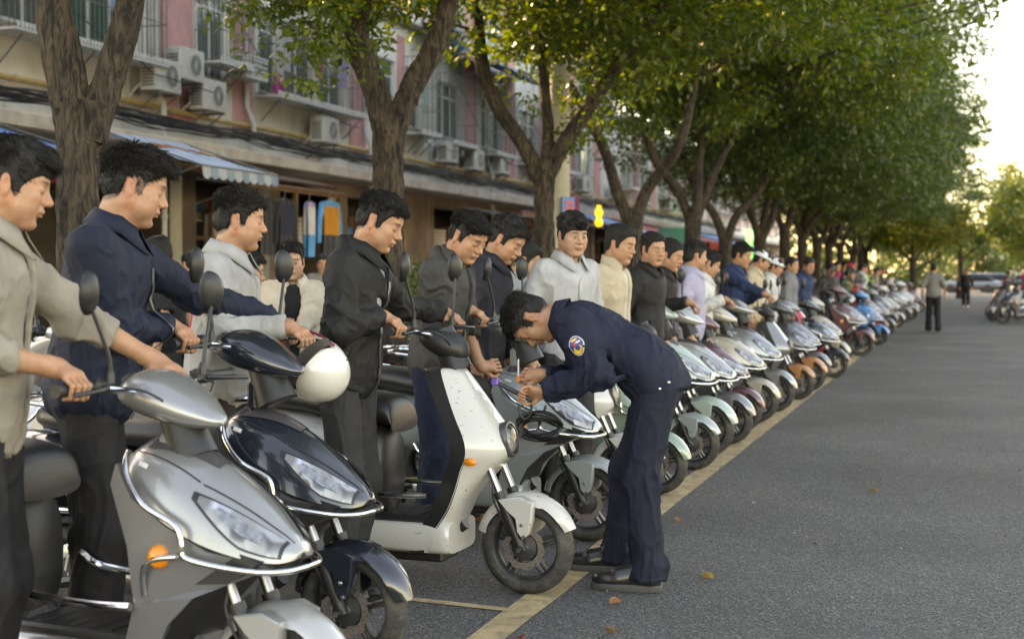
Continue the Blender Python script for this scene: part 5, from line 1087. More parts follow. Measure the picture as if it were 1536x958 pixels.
def hair_vol(h, style, more=0.0):
    th = more + dict(short=.008, crop=.006, fringe=.012, full=.011, bun=.014).get(style, .010); v = Vol((-.15, -.12, -.13), (.14, .12, .185), h)
    v.ell((-.016, 0, .038), (.098 + th * .5, .0775 + th * .12, .087 + th * .8), .005); v.ell((.030, 0, .066 + th * .6), (.058 + th * .5, .058 + th * .3, .046), .03); v.ell((-.02, 0, .085), (.085 + th * .4, .064 + th * .5, .044 + th), .03)
    v.ell((-.034, 0, -.018), (.077, .063, .055), .03); v.ell((.022, 0, -.028), (.0725 + more * .4, .0690 + more * .4, .087 + more * .4), .03); v.ell((.038, 0, .055), (.0545 + more * .5, .0650 + more * .5, .052 + more * .6), .03)
    if style in ('full', 'fringe'): v.ell((.03, 0, .090), (.068, .060, .036), .03)
    hz = list(HLZ)
    if style == 'fringe': hz = [-.08, -.075, -.045, .0, .0, -.03, -.025, .0, .022, .036, .042]
    if style == 'bun': hz = [-.03, -.03, -.02, .026, .03, -.01, -.01, .018, .04, .066, .08]
    lut = lambda x: np.interp(np.ravel(x), HLX, hz).reshape(np.shape(x)).astype(np.float32)
    v.fn(lambda x, y, z: (lut(x) - z) * .75 + 0 * y, .006, 'cut')
    return v
def _cut(self, f, k, mode):
    d = f(self.ax[0][:, None, None], self.ax[1][None, :, None], self.ax[2][None, None, :]) + np.zeros(self.n, np.float32)
    F = self.F; h = np.clip(.5 - .5 * (F - d) / k, 0, 1); self.F = F * (1 - h) + d * h + k * h * (1 - h)
Vol.fn = _cut      # whatever has f > 0 is cut away
def strands(V, N, n, ln, style, seed):
    r = np.random.default_rng(seed); i = r.integers(0, len(V), n); P = V[i]; Nn = N[i]; crown = A(-.055, .01, .12)
    d = P - crown; d[:, 2] *= .6; d += A(.055, 0, 0) * (P[:, :1] > -.02); d -= Nn * np.sum(d * Nn, 1)[:, None]; d /= np.linalg.norm(d, axis=1)[:, None] + 1e-6
    top = np.clip((P[:, 2] - .02) / .08, 0, 1)[:, None]
    lift = {'short': .30, 'crop': .2, 'fringe': .06, 'full': .40, 'bun': .1}.get(style, .4)
    d = d + Nn * lift * (.3 + top) + r.normal(size=(n, 3)) * (.20 if style != 'fringe' else .10) + np.stack([vnoise(P * 42, seed + q) for q in (31, 32, 33)], 1) * (.42 if style in ('short', 'full') else .3); d /= np.linalg.norm(d, axis=1)[:, None]
    L_ = (ln * r.uniform(.5, 1.25, n)[:, None]) * (.42 + .68 * top); w = .0017 * r.uniform(.7, 1.4, n)[:, None]
    s = np.cross(d, Nn); s /= np.linalg.norm(s, axis=1)[:, None] + 1e-6; g = A(0, 0, -.25) if style != 'crop' else A(0, 0, 0)
    p0 = P - Nn * .004; p1 = p0 + d * L_ * .5; p2 = p0 + d * L_ + g * L_ * .6 + Nn * .0
    u = np.cross(s, d); vs = [p0 + s * w, p0 - s * w * .5 + u * w, p0 - s * w * .5 - u * w, p1 + s * w * .9, p1 - s * w * .45 + u * w * .9, p1 - s * w * .45 - u * w * .9, p2]
    W = np.stack(vs, 1).reshape(-1, 3); b = np.arange(n) * 7; F = []
    for q in ((0, 1, 4, 3), (1, 2, 5, 4), (2, 0, 3, 5)): F.append(np.stack([b + j for j in q], 1))
    T = [np.stack([b + j for j in q], 1) for q in ((3, 4, 6), (4, 5, 6), (5, 3, 6))]
    return W, np.vstack(F).tolist() + np.vstack(T).tolist()
def hand_geo(v, T, side, bar=.017, curl=1.0, sc=1.0):
    """fingers closed round a bar through the origin of T (x away from the wrist, y along the bar to the thumb side, z back of hand)"""
    Rm, o = T; g = lambda x, y, z: o + Rm @ (A(x, y, z) * sc); b = bar
    v.cone(g(-.078, .006, .024), g(-.022, .026, b + .016), .018 * sc, .0145 * sc, .02); v.cone(g(-.080, -.004, .024), g(-.022, -.020, b + .014), .018 * sc, .014 * sc, .02); v.cone(g(-.078, 0, .022), g(-.02, .003, b + .017), .018 * sc, .0145 * sc, .02)
    for i, (y, r, l) in enumerate(((.0325, .0083, 1.0), (.0108, .0087, 1.08), (-.0108, .0083, 1.02), (-.0312, .0072, .84))):
        r *= sc; k = [g(-.016, y, b + .013), g(.020 * l, y * .98, b + .006), g(.029 * l, y * .95, -b * .35 - .004), g(.006 + .006 * (1 - curl), y * .92, -b - .011 * l)]
        if curl < .6: k = [g(-.016, y, b + .013), g(.024 * l, y, b + .006), g(.050 * l, y * .97, -.004), g(.058 * l, y * .95, -.028)]
        v.cone(k[0], k[1], r * 1.05, r * .97, .003); v.cone(k[1], k[2], r, r * .9, .002); v.cone(k[2], k[3], r * .9, r * .74, .002); v.ell(k[0], (r * 1.2,) * 3, .005); v.ell(k[1], (r * 1.1,) * 3, .003)
    k = [g(-.066, .022, .010), g(-.036, .046, -.002), g(-.008, .050, -b - .004), g(.014, .040, -b - .009)]
    v.cone(k[0], k[1], .0155 * sc, .0115 * sc, .015); v.cone(k[1], k[2], .0112 * sc, .0098 * sc, .006); v.cone(k[2], k[3], .0098 * sc, .0078 * sc, .004)
    return g(-.088, 0, .022)
SHOE = None
def person(label, loc, yaw, height=1.74, lean=0.0, head=(10, 0, 0), hands=None, top=None, legs=None, hair='short', res=.007, hres=.0032, skin=(.41, .225, .14), fat=0.0, feet=((.0, .1), (.0, -.1)), seed=1, headsc=1.0, hatm=None, build=1.0, shoes=None, group=None, hipx=None, sit=False, twist=0.0, nose=1.0, jaw=1.0, roll=0.0, headoff=(0, 0, 0), knees=None, legw=1.0, backhip=.16, headxy=None, eyes='down'):
    jaw *= 1 + .13 * math.sin(seed * 1.3); nose *= 1 + .14 * math.sin(seed * 1.7); fat += .0035 * math.sin(seed * 2.3)
    S = height / 1.75; yr = R(yaw); body_loc = A(loc[0], loc[1], loc[2] if len(loc) > 2 else 0)
    toL = lambda p: rotZ(-yr) @ (A(*p) - body_loc)
    top = dict(dict(mat=None, sleeve=1.0, open=0.0, collar='shirt', hem=-.09, loose=1.0, shirt=None, zip=None, hood=False), **(top or {})); le = R(lean)
    Rt = rotZ(R(twist)) @ rotY(le); Rc = rotZ(R(twist * 1.3)) @ rotY(le * 1.18)
    pel = A(-math.sin(le) * backhip if hipx is None else hipx, 0, (.945 - .04 * math.sin(le)) * S if not sit else .80 * S)
    waist = pel + rotY(le * .6) @ A(0, 0, .14 * S); chest = waist + Rt @ A(.005, 0, .20 * S); nb = chest + Rc @ A(-.012, 0, .185 * S)
    sh = {s: nb + Rc @ A(-.012, s * .178 * S * build, -.05 * S) for s in (1, -1)}
    hp, hy, hr = [R(q) for q in head]; Rh = rotZ(hy + R(twist)) @ rotY(hp) @ rotX(hr)
    hc = nb + Rc @ A(.012, 0, .075 * S) + (Rh @ A(.028, 0, .083)) * S * headsc * .96 + A(*headoff)
    hs = S * headsc * .97
    if headxy is not None: body_loc[:2] = A(*headxy) - (rotZ(yr) @ hc)[:2]
    # ---------------- skin: head and neck
    neck = (Rh.T @ (nb + Rc @ A(.0, 0, -.03) - hc)) / hs
    hv = head_vol(hres / hs, neck, jaw, fat, nose, seed); V, Q = hv.mesh(); ok = np.ones(len(V), bool)
    COL = [head_cols(V, skin, seed, eyes)]; N0 = vnormals(V, Q); BV = [hc + (V @ Rh.T) * hs]; BQ = [Q]; nv = len(V)
    # ---------------- arms
    arms = {}
    for s in (1, -1):
        hd = (hands or {}).get('L' if s > 0 else 'R'); ua, fa = .285 * S, .25 * S
        if hd is None:
            w = sh[s] + A(.02, s * .07, -.50 * S) + A(.05 * math.sin(le), 0, 0); Rm = np.stack([A(.1, 0, -1), A(1, 0, .1), A(0, s * 1, 0)], 1); Rm = np.stack([norm(Rm[:, 0]), norm(Rm[:, 1]), norm(Rm[:, 2])], 1); o = w + Rm[:, 0] * .088; bar, curl = .016, .3
        else:
            o = toL(hd['p']); bar = hd.get('bar', .017); curl = hd.get('curl', 1.0); d = rotZ(-yr) @ norm(hd['axis']); fw = hd.get('fwd'); fw = (rotZ(-yr) @ norm(fw)) if fw is not None else norm(o - sh[s])
            x = norm(fw - d * (fw @ d)); up = hd.get('up'); y = d
            z = np.cross(x, y)
            if z[2] < 0 and not hd.get('under'): y = -y; z = -z
            Rm = np.stack([x, y if s < 0 else -y, z], 1)
        # thumb side is +y of the hand frame; mirror when the frame shows the pinky there
        wr = o + Rm @ A(-.088, 0, .022); dv = wr - sh[s]; L_ = np.linalg.norm(dv)
        if L_ > (ua + fa) * .995: st = L_ / ((ua + fa) * .995); ua *= st; fa *= st
        aa = (ua * ua - fa * fa + L_ * L_) / (2 * L_); hh = math.sqrt(max(ua * ua - aa * aa, 1e-6)); u = dv / L_
        pole = A(*(hd.get('pole', (-.35, s * .45, -1)) if hd else (-.6, s * .4, -.2))); pole = pole - u * (pole @ u); el = sh[s] + u * aa + norm(pole) * hh
        arms[s] = (el, wr, o, Rm, bar, curl)
        if hres < .009:
            v = Vol(np.minimum(o, wr) - .14, np.maximum(o, wr) + .14, hres * .8); v.cone(wr + (el - wr) * .9, wr, .040 * S, .0255 * S, .02); hand_geo(v, (Rm, o), s, bar, curl, S * .98)
            v.cone(wr + (el - wr) * .12, o + Rm @ A(-.07, 0, .022), .026 * S, .02 * S, .02)
            # forearm may leave the small grid; add the rest with a coarser grid
            Vh, Qh = v.mesh()
        else:
            v = Vol(np.minimum(o, wr) - .1, np.maximum(o, wr) + .1, .010); v.cone(wr, o, .028, .03, .02); v.ell(o, (.034, .04, .03), .02); Vh, Qh = v.mesh()
        if len(Vh): BV.append(Vh); BQ.append(Qh + nv); nv += len(Vh); c = np.tile(A(*skin), (len(Vh), 1)); kn = np.exp(-np.sum((Vh - (o + Rm @ A(-.012, 0, .03))) ** 2, 1) / .03 ** 2); COL.append(c * (1 - .14 * kn[:, None] * A(.2, 1, 1)))
    # ---------------- body core under the clothes
    cr = .016 if res < .009 else .03; allp = np.array([pel, nb, sh[1], sh[-1], arms[1][0], arms[-1][0], arms[1][1], arms[-1][1]])
    fpos = [A(feet[0][0], feet[0][1], 0), A(feet[1][0], feet[1][1], 0)]
    hip = [pel + A(0, .088 * S, -.03 * S), pel + A(0, -.088 * S, -.03 * S)]; kn = []; an = []
    for i in (0, 1):
        a = fpos[i] + A(-.05, 0, .085 * S); an.append(a); dv = a - hip[i]; L_ = np.linalg.norm(dv); t, sgm = .43 * S, .42 * S
        if not sit: q = min(1, L_ * 1.008 / (t + sgm)); t *= q; sgm *= q
        if L_ > (t + sgm) * .998: q = L_ / ((t + sgm) * .998); t *= q; sgm *= q
        aa = (t * t - sgm * sgm + L_ * L_) / (2 * L_); hh = math.sqrt(max(t * t - aa * aa, 1e-6)); u = dv / L_; pl = A(1, .08 * (1 - 2 * i), 0); pl = pl - u * (pl @ u); kn.append(hip[i] + u * aa + norm(pl) * hh)
    allp = np.vstack([allp, kn, an])
    v = Vol(allp.min(0) - .16, allp.max(0) + .16, cr); v.ell(pel, (.09, .13, .10), .05); v.cone(waist, chest, .085, .095, .06)
    for s in (1, -1): v.cone(chest, sh[s], .06, .026, .02); e, w = arms[s][:2]; v.cone(sh[s], e, .034, .034, .015); v.cone(e, w + (e - w) * .12, .036 * S, .0265 * S, .02)
    v.cone(chest, nb, .08, .056, .05)
    for i in (0, 1): v.cone(hip[i], kn[i], .07, .045, .04); v.cone(kn[i], an[i], .045, .032, .03); v.ell(an[i] + A(.07, 0, -.045), (.11, .034, .03), .02)
    Vb, Qb = v.mesh(); BV.append(Vb); BQ.append(Qb + nv); COL.append(np.tile(A(*skin), (len(Vb), 1)))
    me = mesh_from('person', np.vstack(BV), np.vstack(BQ).tolist(), 180); c4 = np.ones((len(me.vertices), 4), np.float32); c4[:, :3] = np.vstack(COL); at = me.color_attributes.new('Col', 'FLOAT_COLOR', 'POINT'); at.data.foreach_set('color', c4.ravel())
    ob = link('person', me, M_skin); ob.location = body_loc; ob.rotation_euler = (0, 0, yr); tag(ob, label, 'person', group)
    # ---------------- hair, cap or helmet
    if hair != 'none':
        hv = hair_vol(max(hres, .0036) / hs * 1.15, hair, 0 if hres < .0036 else .008); Vh, Qh = hv.mesh(); Vh = smoothV(Vh, Qh, 1, .5); Nh = vnormals(Vh, Qh); W = Vh * A(26, 60, 26); Vh = Vh + Nh * ((vnoise(W, seed) * .0032 + vnoise(Vh * 32, seed + 1) * .004) * np.clip((Vh[:, 2] + .02) / .08, .06, 1))[:, None]
        FF = Qh.tolist(); VV = Vh
        if hair == 'bun': pass
        n = 0 if hres > .006 else (7000 if hres < .004 else 2200)
        if n:
            W, F2 = strands(Vh, Nh, n, dict(short=.031, crop=.018, fringe=.040, full=.042, bun=.022).get(hair, .025), hair, seed); FF = FF + [tuple(int(i) + len(VV) for i in f) for f in F2]; VV = np.vstack([VV, W])
        if hair == 'bun':
            b = MB(); b.ell((-.105, 0, .055), (.04, .045, .045), n=14, k=10); q = np.vstack(b.v); q = q + vnoise(q * 60, 3)[:, None] * .004; FF = FF + [tuple(i + len(VV) for i in f) for f in b.f]; VV = np.vstack([VV, q])
        hm = mesh_from('hair', hc + (VV @ Rh.T) * hs, FF, 180); link('hair', hm, M_hair, ob)
    if hatm:
        b = MB(); rows = []
        for t in np.linspace(0, math.pi / 2, 9): ang = np.linspace(0, 2 * math.pi, 24, endpoint=False); rows.append(np.stack([-.012 + .112 * np.cos(ang) * math.cos(t), .092 * np.sin(ang) * math.cos(t), .045 + .10 * math.sin(t) + 0 * ang], 1))
        b.grid(rows, 0, True, True); rows = []
        for rr in (1, 1.5): a = np.linspace(-1.0, 1.0, 11); rows.append(np.stack([-.012 + .112 * np.cos(a) * rr, .092 * np.sin(a) * (1 + (rr - 1) * .3), np.full(11, .052 - .02 * (rr - 1))], 1))
        b.grid(rows, 0, False, flip=True); b.v = [hc + (q @ Rh.T) * hs for q in b.v]; b.build('cap', hatm, ob, smooth=60)
    # ---------------- trousers
    if legs:
        v = Vol(np.minimum(np.min(np.vstack([kn, an, hip]), 0), pel) - .17, np.maximum(np.max(np.vstack([kn, an, hip]), 0), pel) + A(.19, .19, .16), res * (1.15 if res < .009 else 1)); lw = legw
        v.ell(pel + A(-.005, 0, -.005), (.110 * build, .158 * build, .125), .04)
        for i in (0, 1):
            v.cone(hip[i], kn[i], .092 * lw, .078 * lw, .045); v.cone(kn[i], an[i] + A(0, 0, -.025), .078 * lw, .070 * lw, .04); v.cone(an[i] + A(0, 0, .03), an[i] + A(.015, 0, -.03), .071 * lw, .074 * lw, .02)
        zc = min(an[0][2], an[1][2]) - .035; v.fn(lambda x, y, z: (zc - z) + 0 * x + 0 * y, .006, 'cut')
        V, Q = v.mesh(); hot = [(kn[0] + A(-.06, 0, 0), .13, 1.3), (kn[1] + A(-.06, 0, 0), .13, 1.3), (an[0] + A(0, 0, .05), .11, 2.0), (an[1] + A(0, 0, .05), .11, 2.0), (pel + A(.1, 0, -.1), .14, 1.2)]
        V = folds(V, Q, .0065 if res < .02 else .004, hot, seed + 20, (11, 11, 5)); link('trousers', mesh_from('trousers', V, Q.tolist(), 180), legs, ob)
    # ---------------- jacket / shirt
    def torso(off, k=1.0):
        lo_ = np.vstack([pel, nb, sh[1], sh[-1], arms[1][0], arms[-1][0], arms[1][1], arms[-1][1]]); v = Vol(lo_.min(0) - .19, lo_.max(0) + .19, res); b_ = build * top['loose']
        Rw = rotY(le * .6); hemc = pel + Rw @ A(0, 0, top['hem'] * S)
        v.ell(pel + Rw @ A(0, 0, .02), (.136 * b_ - off, .184 * b_ - off, .16), .05, Rw); v.ell(waist + Rt @ A(.008, 0, .02), (.126 * b_ + fat - off, .172 * b_ - off, .17), .07, Rt); v.ell(chest + Rt @ A(.004, 0, .02), (.125 * b_ - off, .18 * b_ - off, .17), .06, Rt)
        v.ell(chest + Rc @ A(-.005, 0, .10), (.098 * b_ - off, .19 * b_ - off, .075), .06, Rc); v.cone(nb + Rc @ A(-.01, 0, -.05), nb + Rc @ A(0, 0, .005), .095 - off, .068 - off, .05)
        return v, Rw, hemc
    if top['mat']:
        v, Rw, hemc = torso(0.0); sl = top['sleeve']
        for s in (1, -1):
            e, w = arms[s][:2]; v.cone(sh[s] + Rc @ A(0, -s * .022, -.008), e, .078 * build, .061, .045); end = w + norm(w - e) * .0 if sl >= 1 else e + (w - e) * sl
            v.cone(e, end, .060, .046 if sl >= 1 else .055, .03)
            if sl >= 1: v.cone(end + (e - end) * .10, end, .050, .040, .012)
            dd = norm(end - e)
        dn = Rw @ A(0, 0, 1); v.fn(lambda x, y, z: (hemc[0] - x) * dn[0] + (hemc[1] - y) * dn[1] + (hemc[2] - z) * dn[2] - np.where(np.abs(y) > .235 * build, 1.0, 0) - np.where(np.abs((x - pel[0])) > .30, 1.0, 0), .006, 'cut')
        for s in (1, -1):   # flat sleeve end
            e, w = arms[s][:2]; end = w if sl >= 1 else e + (w - e) * sl; dd = norm(end - e); m_ = .09; S_, P_ = v.sl(end - m_, end + m_)
            if S_ is not None: v.put(S_, np.maximum(-((P_[0] - end[0]) * dd[0] + (P_[1] - end[1]) * dd[1] + (P_[2] - end[2]) * dd[2]) - .004, np.sqrt((P_[0] - end[0]) ** 2 + (P_[1] - end[1]) ** 2 + (P_[2] - end[2]) ** 2) - .085).astype(np.float32), .005, True)
        # neck hole and front opening
        v.cone(nb + Rc @ A(.012, 0, -.02), nb + Rc @ A(.03, 0, .12), .058, .075, .012, True)
        if top['open']:
            for q in np.linspace(0, 1, 12):
                zz = .07 - q * .62 * S; c = (chest + Rt @ A(.13, 0, .12 + zz)) if zz > -.32 else (waist + Rw @ A(.13, 0, zz + .32)); v.ell(c, (.075, top['open'] * (1 - .35 * q), .05), .01, Rt, True)
        elif top.get('vee', 0):
            for q in np.linspace(0, 1, 6): v.ell(chest + Rc @ A(.12 + .0 * q, 0, .14 - q * top['vee']), (.06, .045 * (1 - q * .85), .03), .012, Rc, True)
        V, Q = v.mesh(); hot = [(arms[1][0], .12, 1.5), (arms[-1][0], .12, 1.5), (hemc, .16, .8), (sh[1] - A(0, 0, .1), .11, 1.0), (sh[-1] - A(0, 0, .1), .11, 1.0)] + [(arms[s][1] + (arms[s][0] - arms[s][1]) * .25, .09, 1.0) for s in (1, -1)]
        V = folds(V, Q, (.0068 if res < .009 else .006) * top.get('fold', 1), hot, seed + 40); jm = mesh_from('jacket', V, Q.tolist(), 180); jk = link('jacket' if top['collar'] != 'tee' else 'shirt', jm, top['mat'], ob)
        person.last = (jk, V, Q, Rc, Rt, nb, chest, sh, arms, pel, hc, Rh, hs)
        if top['shirt']:
            v, _, _ = torso(.020); v.cone(nb + Rc @ A(.012, 0, .0), nb + Rc @ A(.03, 0, .14), .060, .08, .012, True); dn2 = dn; h2 = hemc - dn * -.02; v.fn(lambda x, y, z: (h2[0] - x) * dn2[0] + (h2[1] - y) * dn2[1] + (h2[2] - z) * dn2[2], .006, 'cut'); V2, Q2 = v.mesh(); link('undershirt', mesh_from('undershirt', folds(V2, Q2, .004, [], seed + 60), Q2.tolist(), 180), top['shirt'], ob)
        # collar
        if top['collar'] in ('shirt', 'stand', 'flat'):
            b = MB(); a0 = .42; ang = np.linspace(a0, 2 * math.pi - a0, 41); rows = []
            hgt = .046 if top['collar'] != 'stand' else .058
            lay = [(.068, -.018), (.069, .012), (.071, hgt)] + ([(.078, hgt + .006), (.092, hgt * .55), (.108, -.004)] if top['collar'] != 'stand' else [(.076, hgt + .002), (.080, .01), (.082, -.02)])
            for li, (rr, zz) in enumerate(lay):
                fr = np.clip((np.cos(ang) - .3) / .6, 0, 1); bk = np.clip(-np.cos(ang), 0, 1)
                x = np.cos(ang) * rr * 1.04 + .012; y = np.sin(ang) * rr; z = zz - .030 * fr * (1 if li < 3 else 1.0) + .014 * bk * (li >= 2)
                if li == len(lay) - 1 and top['collar'] != 'stand': x = x + fr * .03; z = z - fr * .03
                rows.append(nb + (np.stack([x, y, z], 1) + A(0, 0, .004)) @ Rc.T)
            b.grid(rows, 0, False); co = b.build('collar', top.get('cmat') or top['mat'], jk, smooth=180)
            sm = co.modifiers.new('thick', 'SOLIDIFY'); sm.thickness = .004
        if top['hood']:
            b = MB(); rows = []
            for t in np.linspace(-2.2, 2.2, 25):
                c = nb + Rc @ A(-math.cos(t) * .085 + .005, math.sin(t) * .095, .005 - .02 * abs(t) + .02 * math.cos(t)); ra = .045 * (1 - .22 * abs(t) / 2.2) * (1.15 if abs(t) < 1 else 1); ang = np.linspace(0, 2 * math.pi, 12, endpoint=False); o1 = Rc @ A(-math.cos(t), math.sin(t), 0); o2 = Rc @ A(0, 0, 1); rows.append(c + ra * (np.cos(ang)[:, None] * o1 * .9 + np.sin(ang)[:, None] * o2) * (1 + .1 * np.sin(ang * 3 + t * 3))[:, None])
            b.grid(rows, 0, True, True); b.build('hood', top['mat'], jk, smooth=180)
        if top['zip'] is not None:   # zip strip down the front, laid on the cloth
            loc_ = (V - pel) @ Rt; pts = []
            for zz in np.arange(top['hem'] * S + .02, .46 * S, .025):
                i = np.where((np.abs(loc_[:, 2] - zz) < .014) & (np.abs(loc_[:, 1]) < .022) & (loc_[:, 0] > 0))[0]
                if len(i): pts.append(V[i[np.argmax(loc_[i, 0])]] + Rt @ A(.004, 0, 0))
            if len(pts) > 3:
                P = np.array(pts); P[1:-1] = (P[:-2] + P[1:-1] * 2 + P[2:]) / 4; ys = Rt @ A(0, 1, 0); b = MB(); b.grid([[p - ys * .011, p - ys * .004 + Rt @ A(.004, 0, 0), p + ys * .004 + Rt @ A(.004, 0, 0), p + ys * .011] for p in P], 0, False, flip=True); b.build('zip', top['zip'], jk, smooth=60)
    # ---------------- shoes
    if shoes:
        for i in (0, 1):
            a = fpos[i]; b = Vol(a + A(-.14, -.08, -.01), a + A(.24, .08, .16), .006 if res < .009 else .012); b.ell(a + A(.13, 0, .045), (.085, .048, .040), .02); b.cone(a + A(-.055, 0, .05), a + A(.08, 0, .045), .042, .042, .03); b.cone(a + A(-.06, 0, .06), a + A(-.03, 0, .11), .04, .045, .03); b.cone(a + A(.0, 0, .09), a + A(.08, 0, .07), .035, .035, .03)
            b.fn(lambda x, y, z: (.022 - z) + 0 * x + 0 * y, .004, 'cut'); V, Q = b.mesh(); so = link('shoe', mesh_from('shoe', V, Q.tolist(), 180), shoes, ob)
            if res < .009:
                ol = [(-.105, -.028), (-.105, .028), (-.07, .042), (0, .040), (.09, .050), (.16, .046), (.205, .026), (.215, 0), (.205, -.026), (.16, -.046), (.09, -.050), (0, -.040), (-.07, -.042)]
                k = MB(); n_ = len(ol); k.grid([[a + A(x, y, .002) for x, y in ol], [a + A(x * 1.01, y * 1.03, .010) for x, y in ol], [a + A(x * 1.01, y * 1.03, .028) for x, y in ol], [a + A(x * .97, y * .95, .034) for x, y in ol]], 0, True, True); k.build('sole', mat('shoe_sole', (.05, .048, .045), .7, var=.3, dirt=.5, dirtcol=(.14, .12, .1)), so, smooth=40, fix=True)
                k = MB()
                for q in range(3): k.tube([a + A(.055 + q * .022, -.024, .092 - q * .009), a + A(.06 + q * .022, 0, .099 - q * .009), a + A(.055 + q * .022, .024, .092 - q * .009)], .0035, 6, 0, 3)
                k.build('laces', M_blkp, so)
    return ob
# ================================================================ THE PEOPLE
lat = lambda o: np.array(o.rotation_euler.to_matrix() @ Vector((0, 1, 0)))
fwd_ = lambda o: np.array(o.rotation_euler.to_matrix() @ Vector((1, 0, 0)))
loc_ = lambda o, p: np.array(Matrix.LocRotScale(o.location, o.rotation_euler, None) @ Vector(p))
def onbar(o, side, **k): return dict(p=grip_world(o, side), axis=lat(o), fwd=fwd_(o) * .8 + A(0, 0, -.45), **k)
c_navyj = cloth('navy_jacket', (.008, .013, .028), .72, spec=.25); c_navyu = cloth('navy_uniform', (.010, .014, .029), .75, spec=.22); c_navyt = cloth('navy_trousers', (.009, .012, .024), .75, spec=.22)
c_blackj = cloth('black_jacket', (.0125, .0122, .0122), .68, spec=.25); c_blackt = cloth('black_trousers', (.014, .014, .016), .75); c_beige = cloth('taupe_jacket', (.235, .21, .175)); c_lgrey = cloth('light_grey', (.30, .295, .29), .9)
c_dgrey = cloth('charcoal', (.042, .041, .038), .7); c_jean = cloth('jeans', (.010, .016, .034), .85); c_char = cloth('charcoal_trousers', (.028, .028, .030), .8); c_white = cloth('white_shirt', (.46, .46, .455), .8); c_pgrey = cloth('pale_grey_shirt', (.33, .335, .345), .85)
c_bj = cloth('beige_jacket', (.40, .335, .245)); c_lil = cloth('lilac', (.30, .29, .40)); c_nshirt = cloth('navy_shirt', (.018, .035, .085), .7); c_green = cloth('green_jacket', (.085, .12, .06)); c_vest = cloth('grey_vest', (.17, .165, .15)); c_teal = cloth('teal', (.01, .10, .085)); c_plaid = cloth('plaid', (.16, .16, .17)); c_pink = cloth('pink', (.5, .06, .12)); c_tee = cloth('black_tee', (.016, .016, .017), .85)
zipm = mat('zip_metal', (.12, .12, .12), .35, metal=.7, var=.3, vscale=90); leather = mat('black_leather', (.012, .012, .013), .28, var=.3, spec=.5, coat=.3, dirt=.3, dirtcol=(.06, .055, .05)); G_men = 'men standing between the scooters'
person('man in open taupe jacket with rolled sleeves holding the silver scooter, at the left edge', (0, 0), 24, 1.83, 5, (14, 8, 0), dict(R=onbar(B_silver, 'R', pole=(-.5, -.9, -.5)), L=dict(p=loc_(B_silver, (-.50, .13, 1.085)), axis=lat(B_silver), fwd=(.9, .2, -.4), bar=.014)), dict(mat=c_beige, sleeve=.42, open=.045, shirt=c_blackj, collar='shirt', loose=1.0), c_blackt, 'fringe', .0068, .0032, headxy=(-2.66, 3.54), seed=11, headsc=.97, group=G_men, fat=.002)
person('man in navy zip jacket with tousled hair holding the black scooter', (0, 0), 22, 1.88, 9, (16, 12, 0), dict(R=onbar(B_black, 'R', pole=(-.5, -1.0, -.35)), L=onbar(B_black, 'L', pole=(-.2, .6, -1))), dict(mat=c_navyj, collar='shirt', loose=1.08, zip=zipm, fold=1.2), c_blackt, 'full', .0068, .0032, headxy=(-2.745, 4.31), seed=22, headsc=.98, fat=.006, group=G_men, build=1.1)
J2 = person.last
person('man in light grey fleece jacket holding a white helmet', (0, 0), 14, 1.775, 5, (6, 14, 0), dict(R=dict(p=(-2.405, 4.93, 1.165), axis=(.3, 1, .1), fwd=(.9, -.25, -.35), bar=.008), L=None), dict(mat=c_lgrey, collar='shirt', open=.030, shirt=c_white, loose=1.04, cmat=c_lgrey), c_char, 'short', .0068, .0032, headxy=(-2.80, 5.16), seed=33, headsc=.95, group=G_men, fat=.001)
person('man in black hooded zip jacket holding the white scooter', (0, 0), 4, 1.81, 9, (24, 4, 0), dict(R=onbar(B_white, 'R', pole=(-.5, -1.0, -.35)), L=onbar(B_white, 'L', pole=(-.2, .6, -1))), dict(mat=c_blackj, collar='shirt', loose=1.06, zip=zipm, hood=True, shirt=c_pgrey, vee=.05, fold=1.25), c_char, 'short', .0068, .0030, headxy=(-2.44, 5.76), seed=44, headsc=.97, group=G_men, shoes=leather)
J4 = person.last
person('man in charcoal jacket with sleeves pushed up holding the pale blue scooter', (0, 0), -4, 1.78, 11, (30, -12, 0), dict(R=onbar(B_g4, 'R', pole=(-.5, -1.0, -.35)), L=dict(p=loc_(B_g4, (-.458, -.193, .93)), axis=(.4, -.3, -.85), fwd=(.8, .5, -.2), bar=.0125, pole=(-.2, .3, -1))), dict(mat=c_dgrey, sleeve=.30, collar='stand', open=.03, shirt=c_navyj, hood=True, loose=1.02, fold=1.2), c_jean, 'short', .007, .0032, headxy=(-2.43, 6.88), seed=55, group=G_men)
person('man in black jacket looking down over the pale blue scooter', (0, 0), -2, 1.78, 9, (32, -2, 0), None, dict(mat=cloth('ink_jacket', (.016, .018, .026), .7), collar='shirt', loose=1.0), c_blackt, 'short', .009, .004, headxy=(-2.49, 7.72), seed=66, group=G_men)
person('woman in grey jacket with dark hair in a bun behind the officer head', (0, 0), 12, 1.64, 4, (18, 6, 0), None, dict(mat=cloth('mid_grey', (.27, .27, .265)), collar='flat'), c_blackt, 'bun', .010, .0045, headxy=(-2.83, 9.19), seed=77, jaw=.85)
person('man in pale grey collared shirt facing the camera above the officer', (0, 0), -34, 1.78, 2, (9, -10, 0), None, dict(mat=c_pgrey, collar='shirt', zip=c_pgrey, loose=.98), c_char, 'fringe', .009, .004, headxy=(-2.16, 7.93), seed=88, headsc=.96, group=G_men, eyes='open', skin=(.42, .245, .165))
person('man in beige zip jacket with a dark shoulder strap', (0, 0), -8, 1.745, 4, (12, -4, 0), None, dict(mat=c_bj, collar='stand', open=.03, shirt=c_white), c_blackt, 'crop', .010, .0045, headxy=(-2.14, 9.04), seed=99, group=G_men)
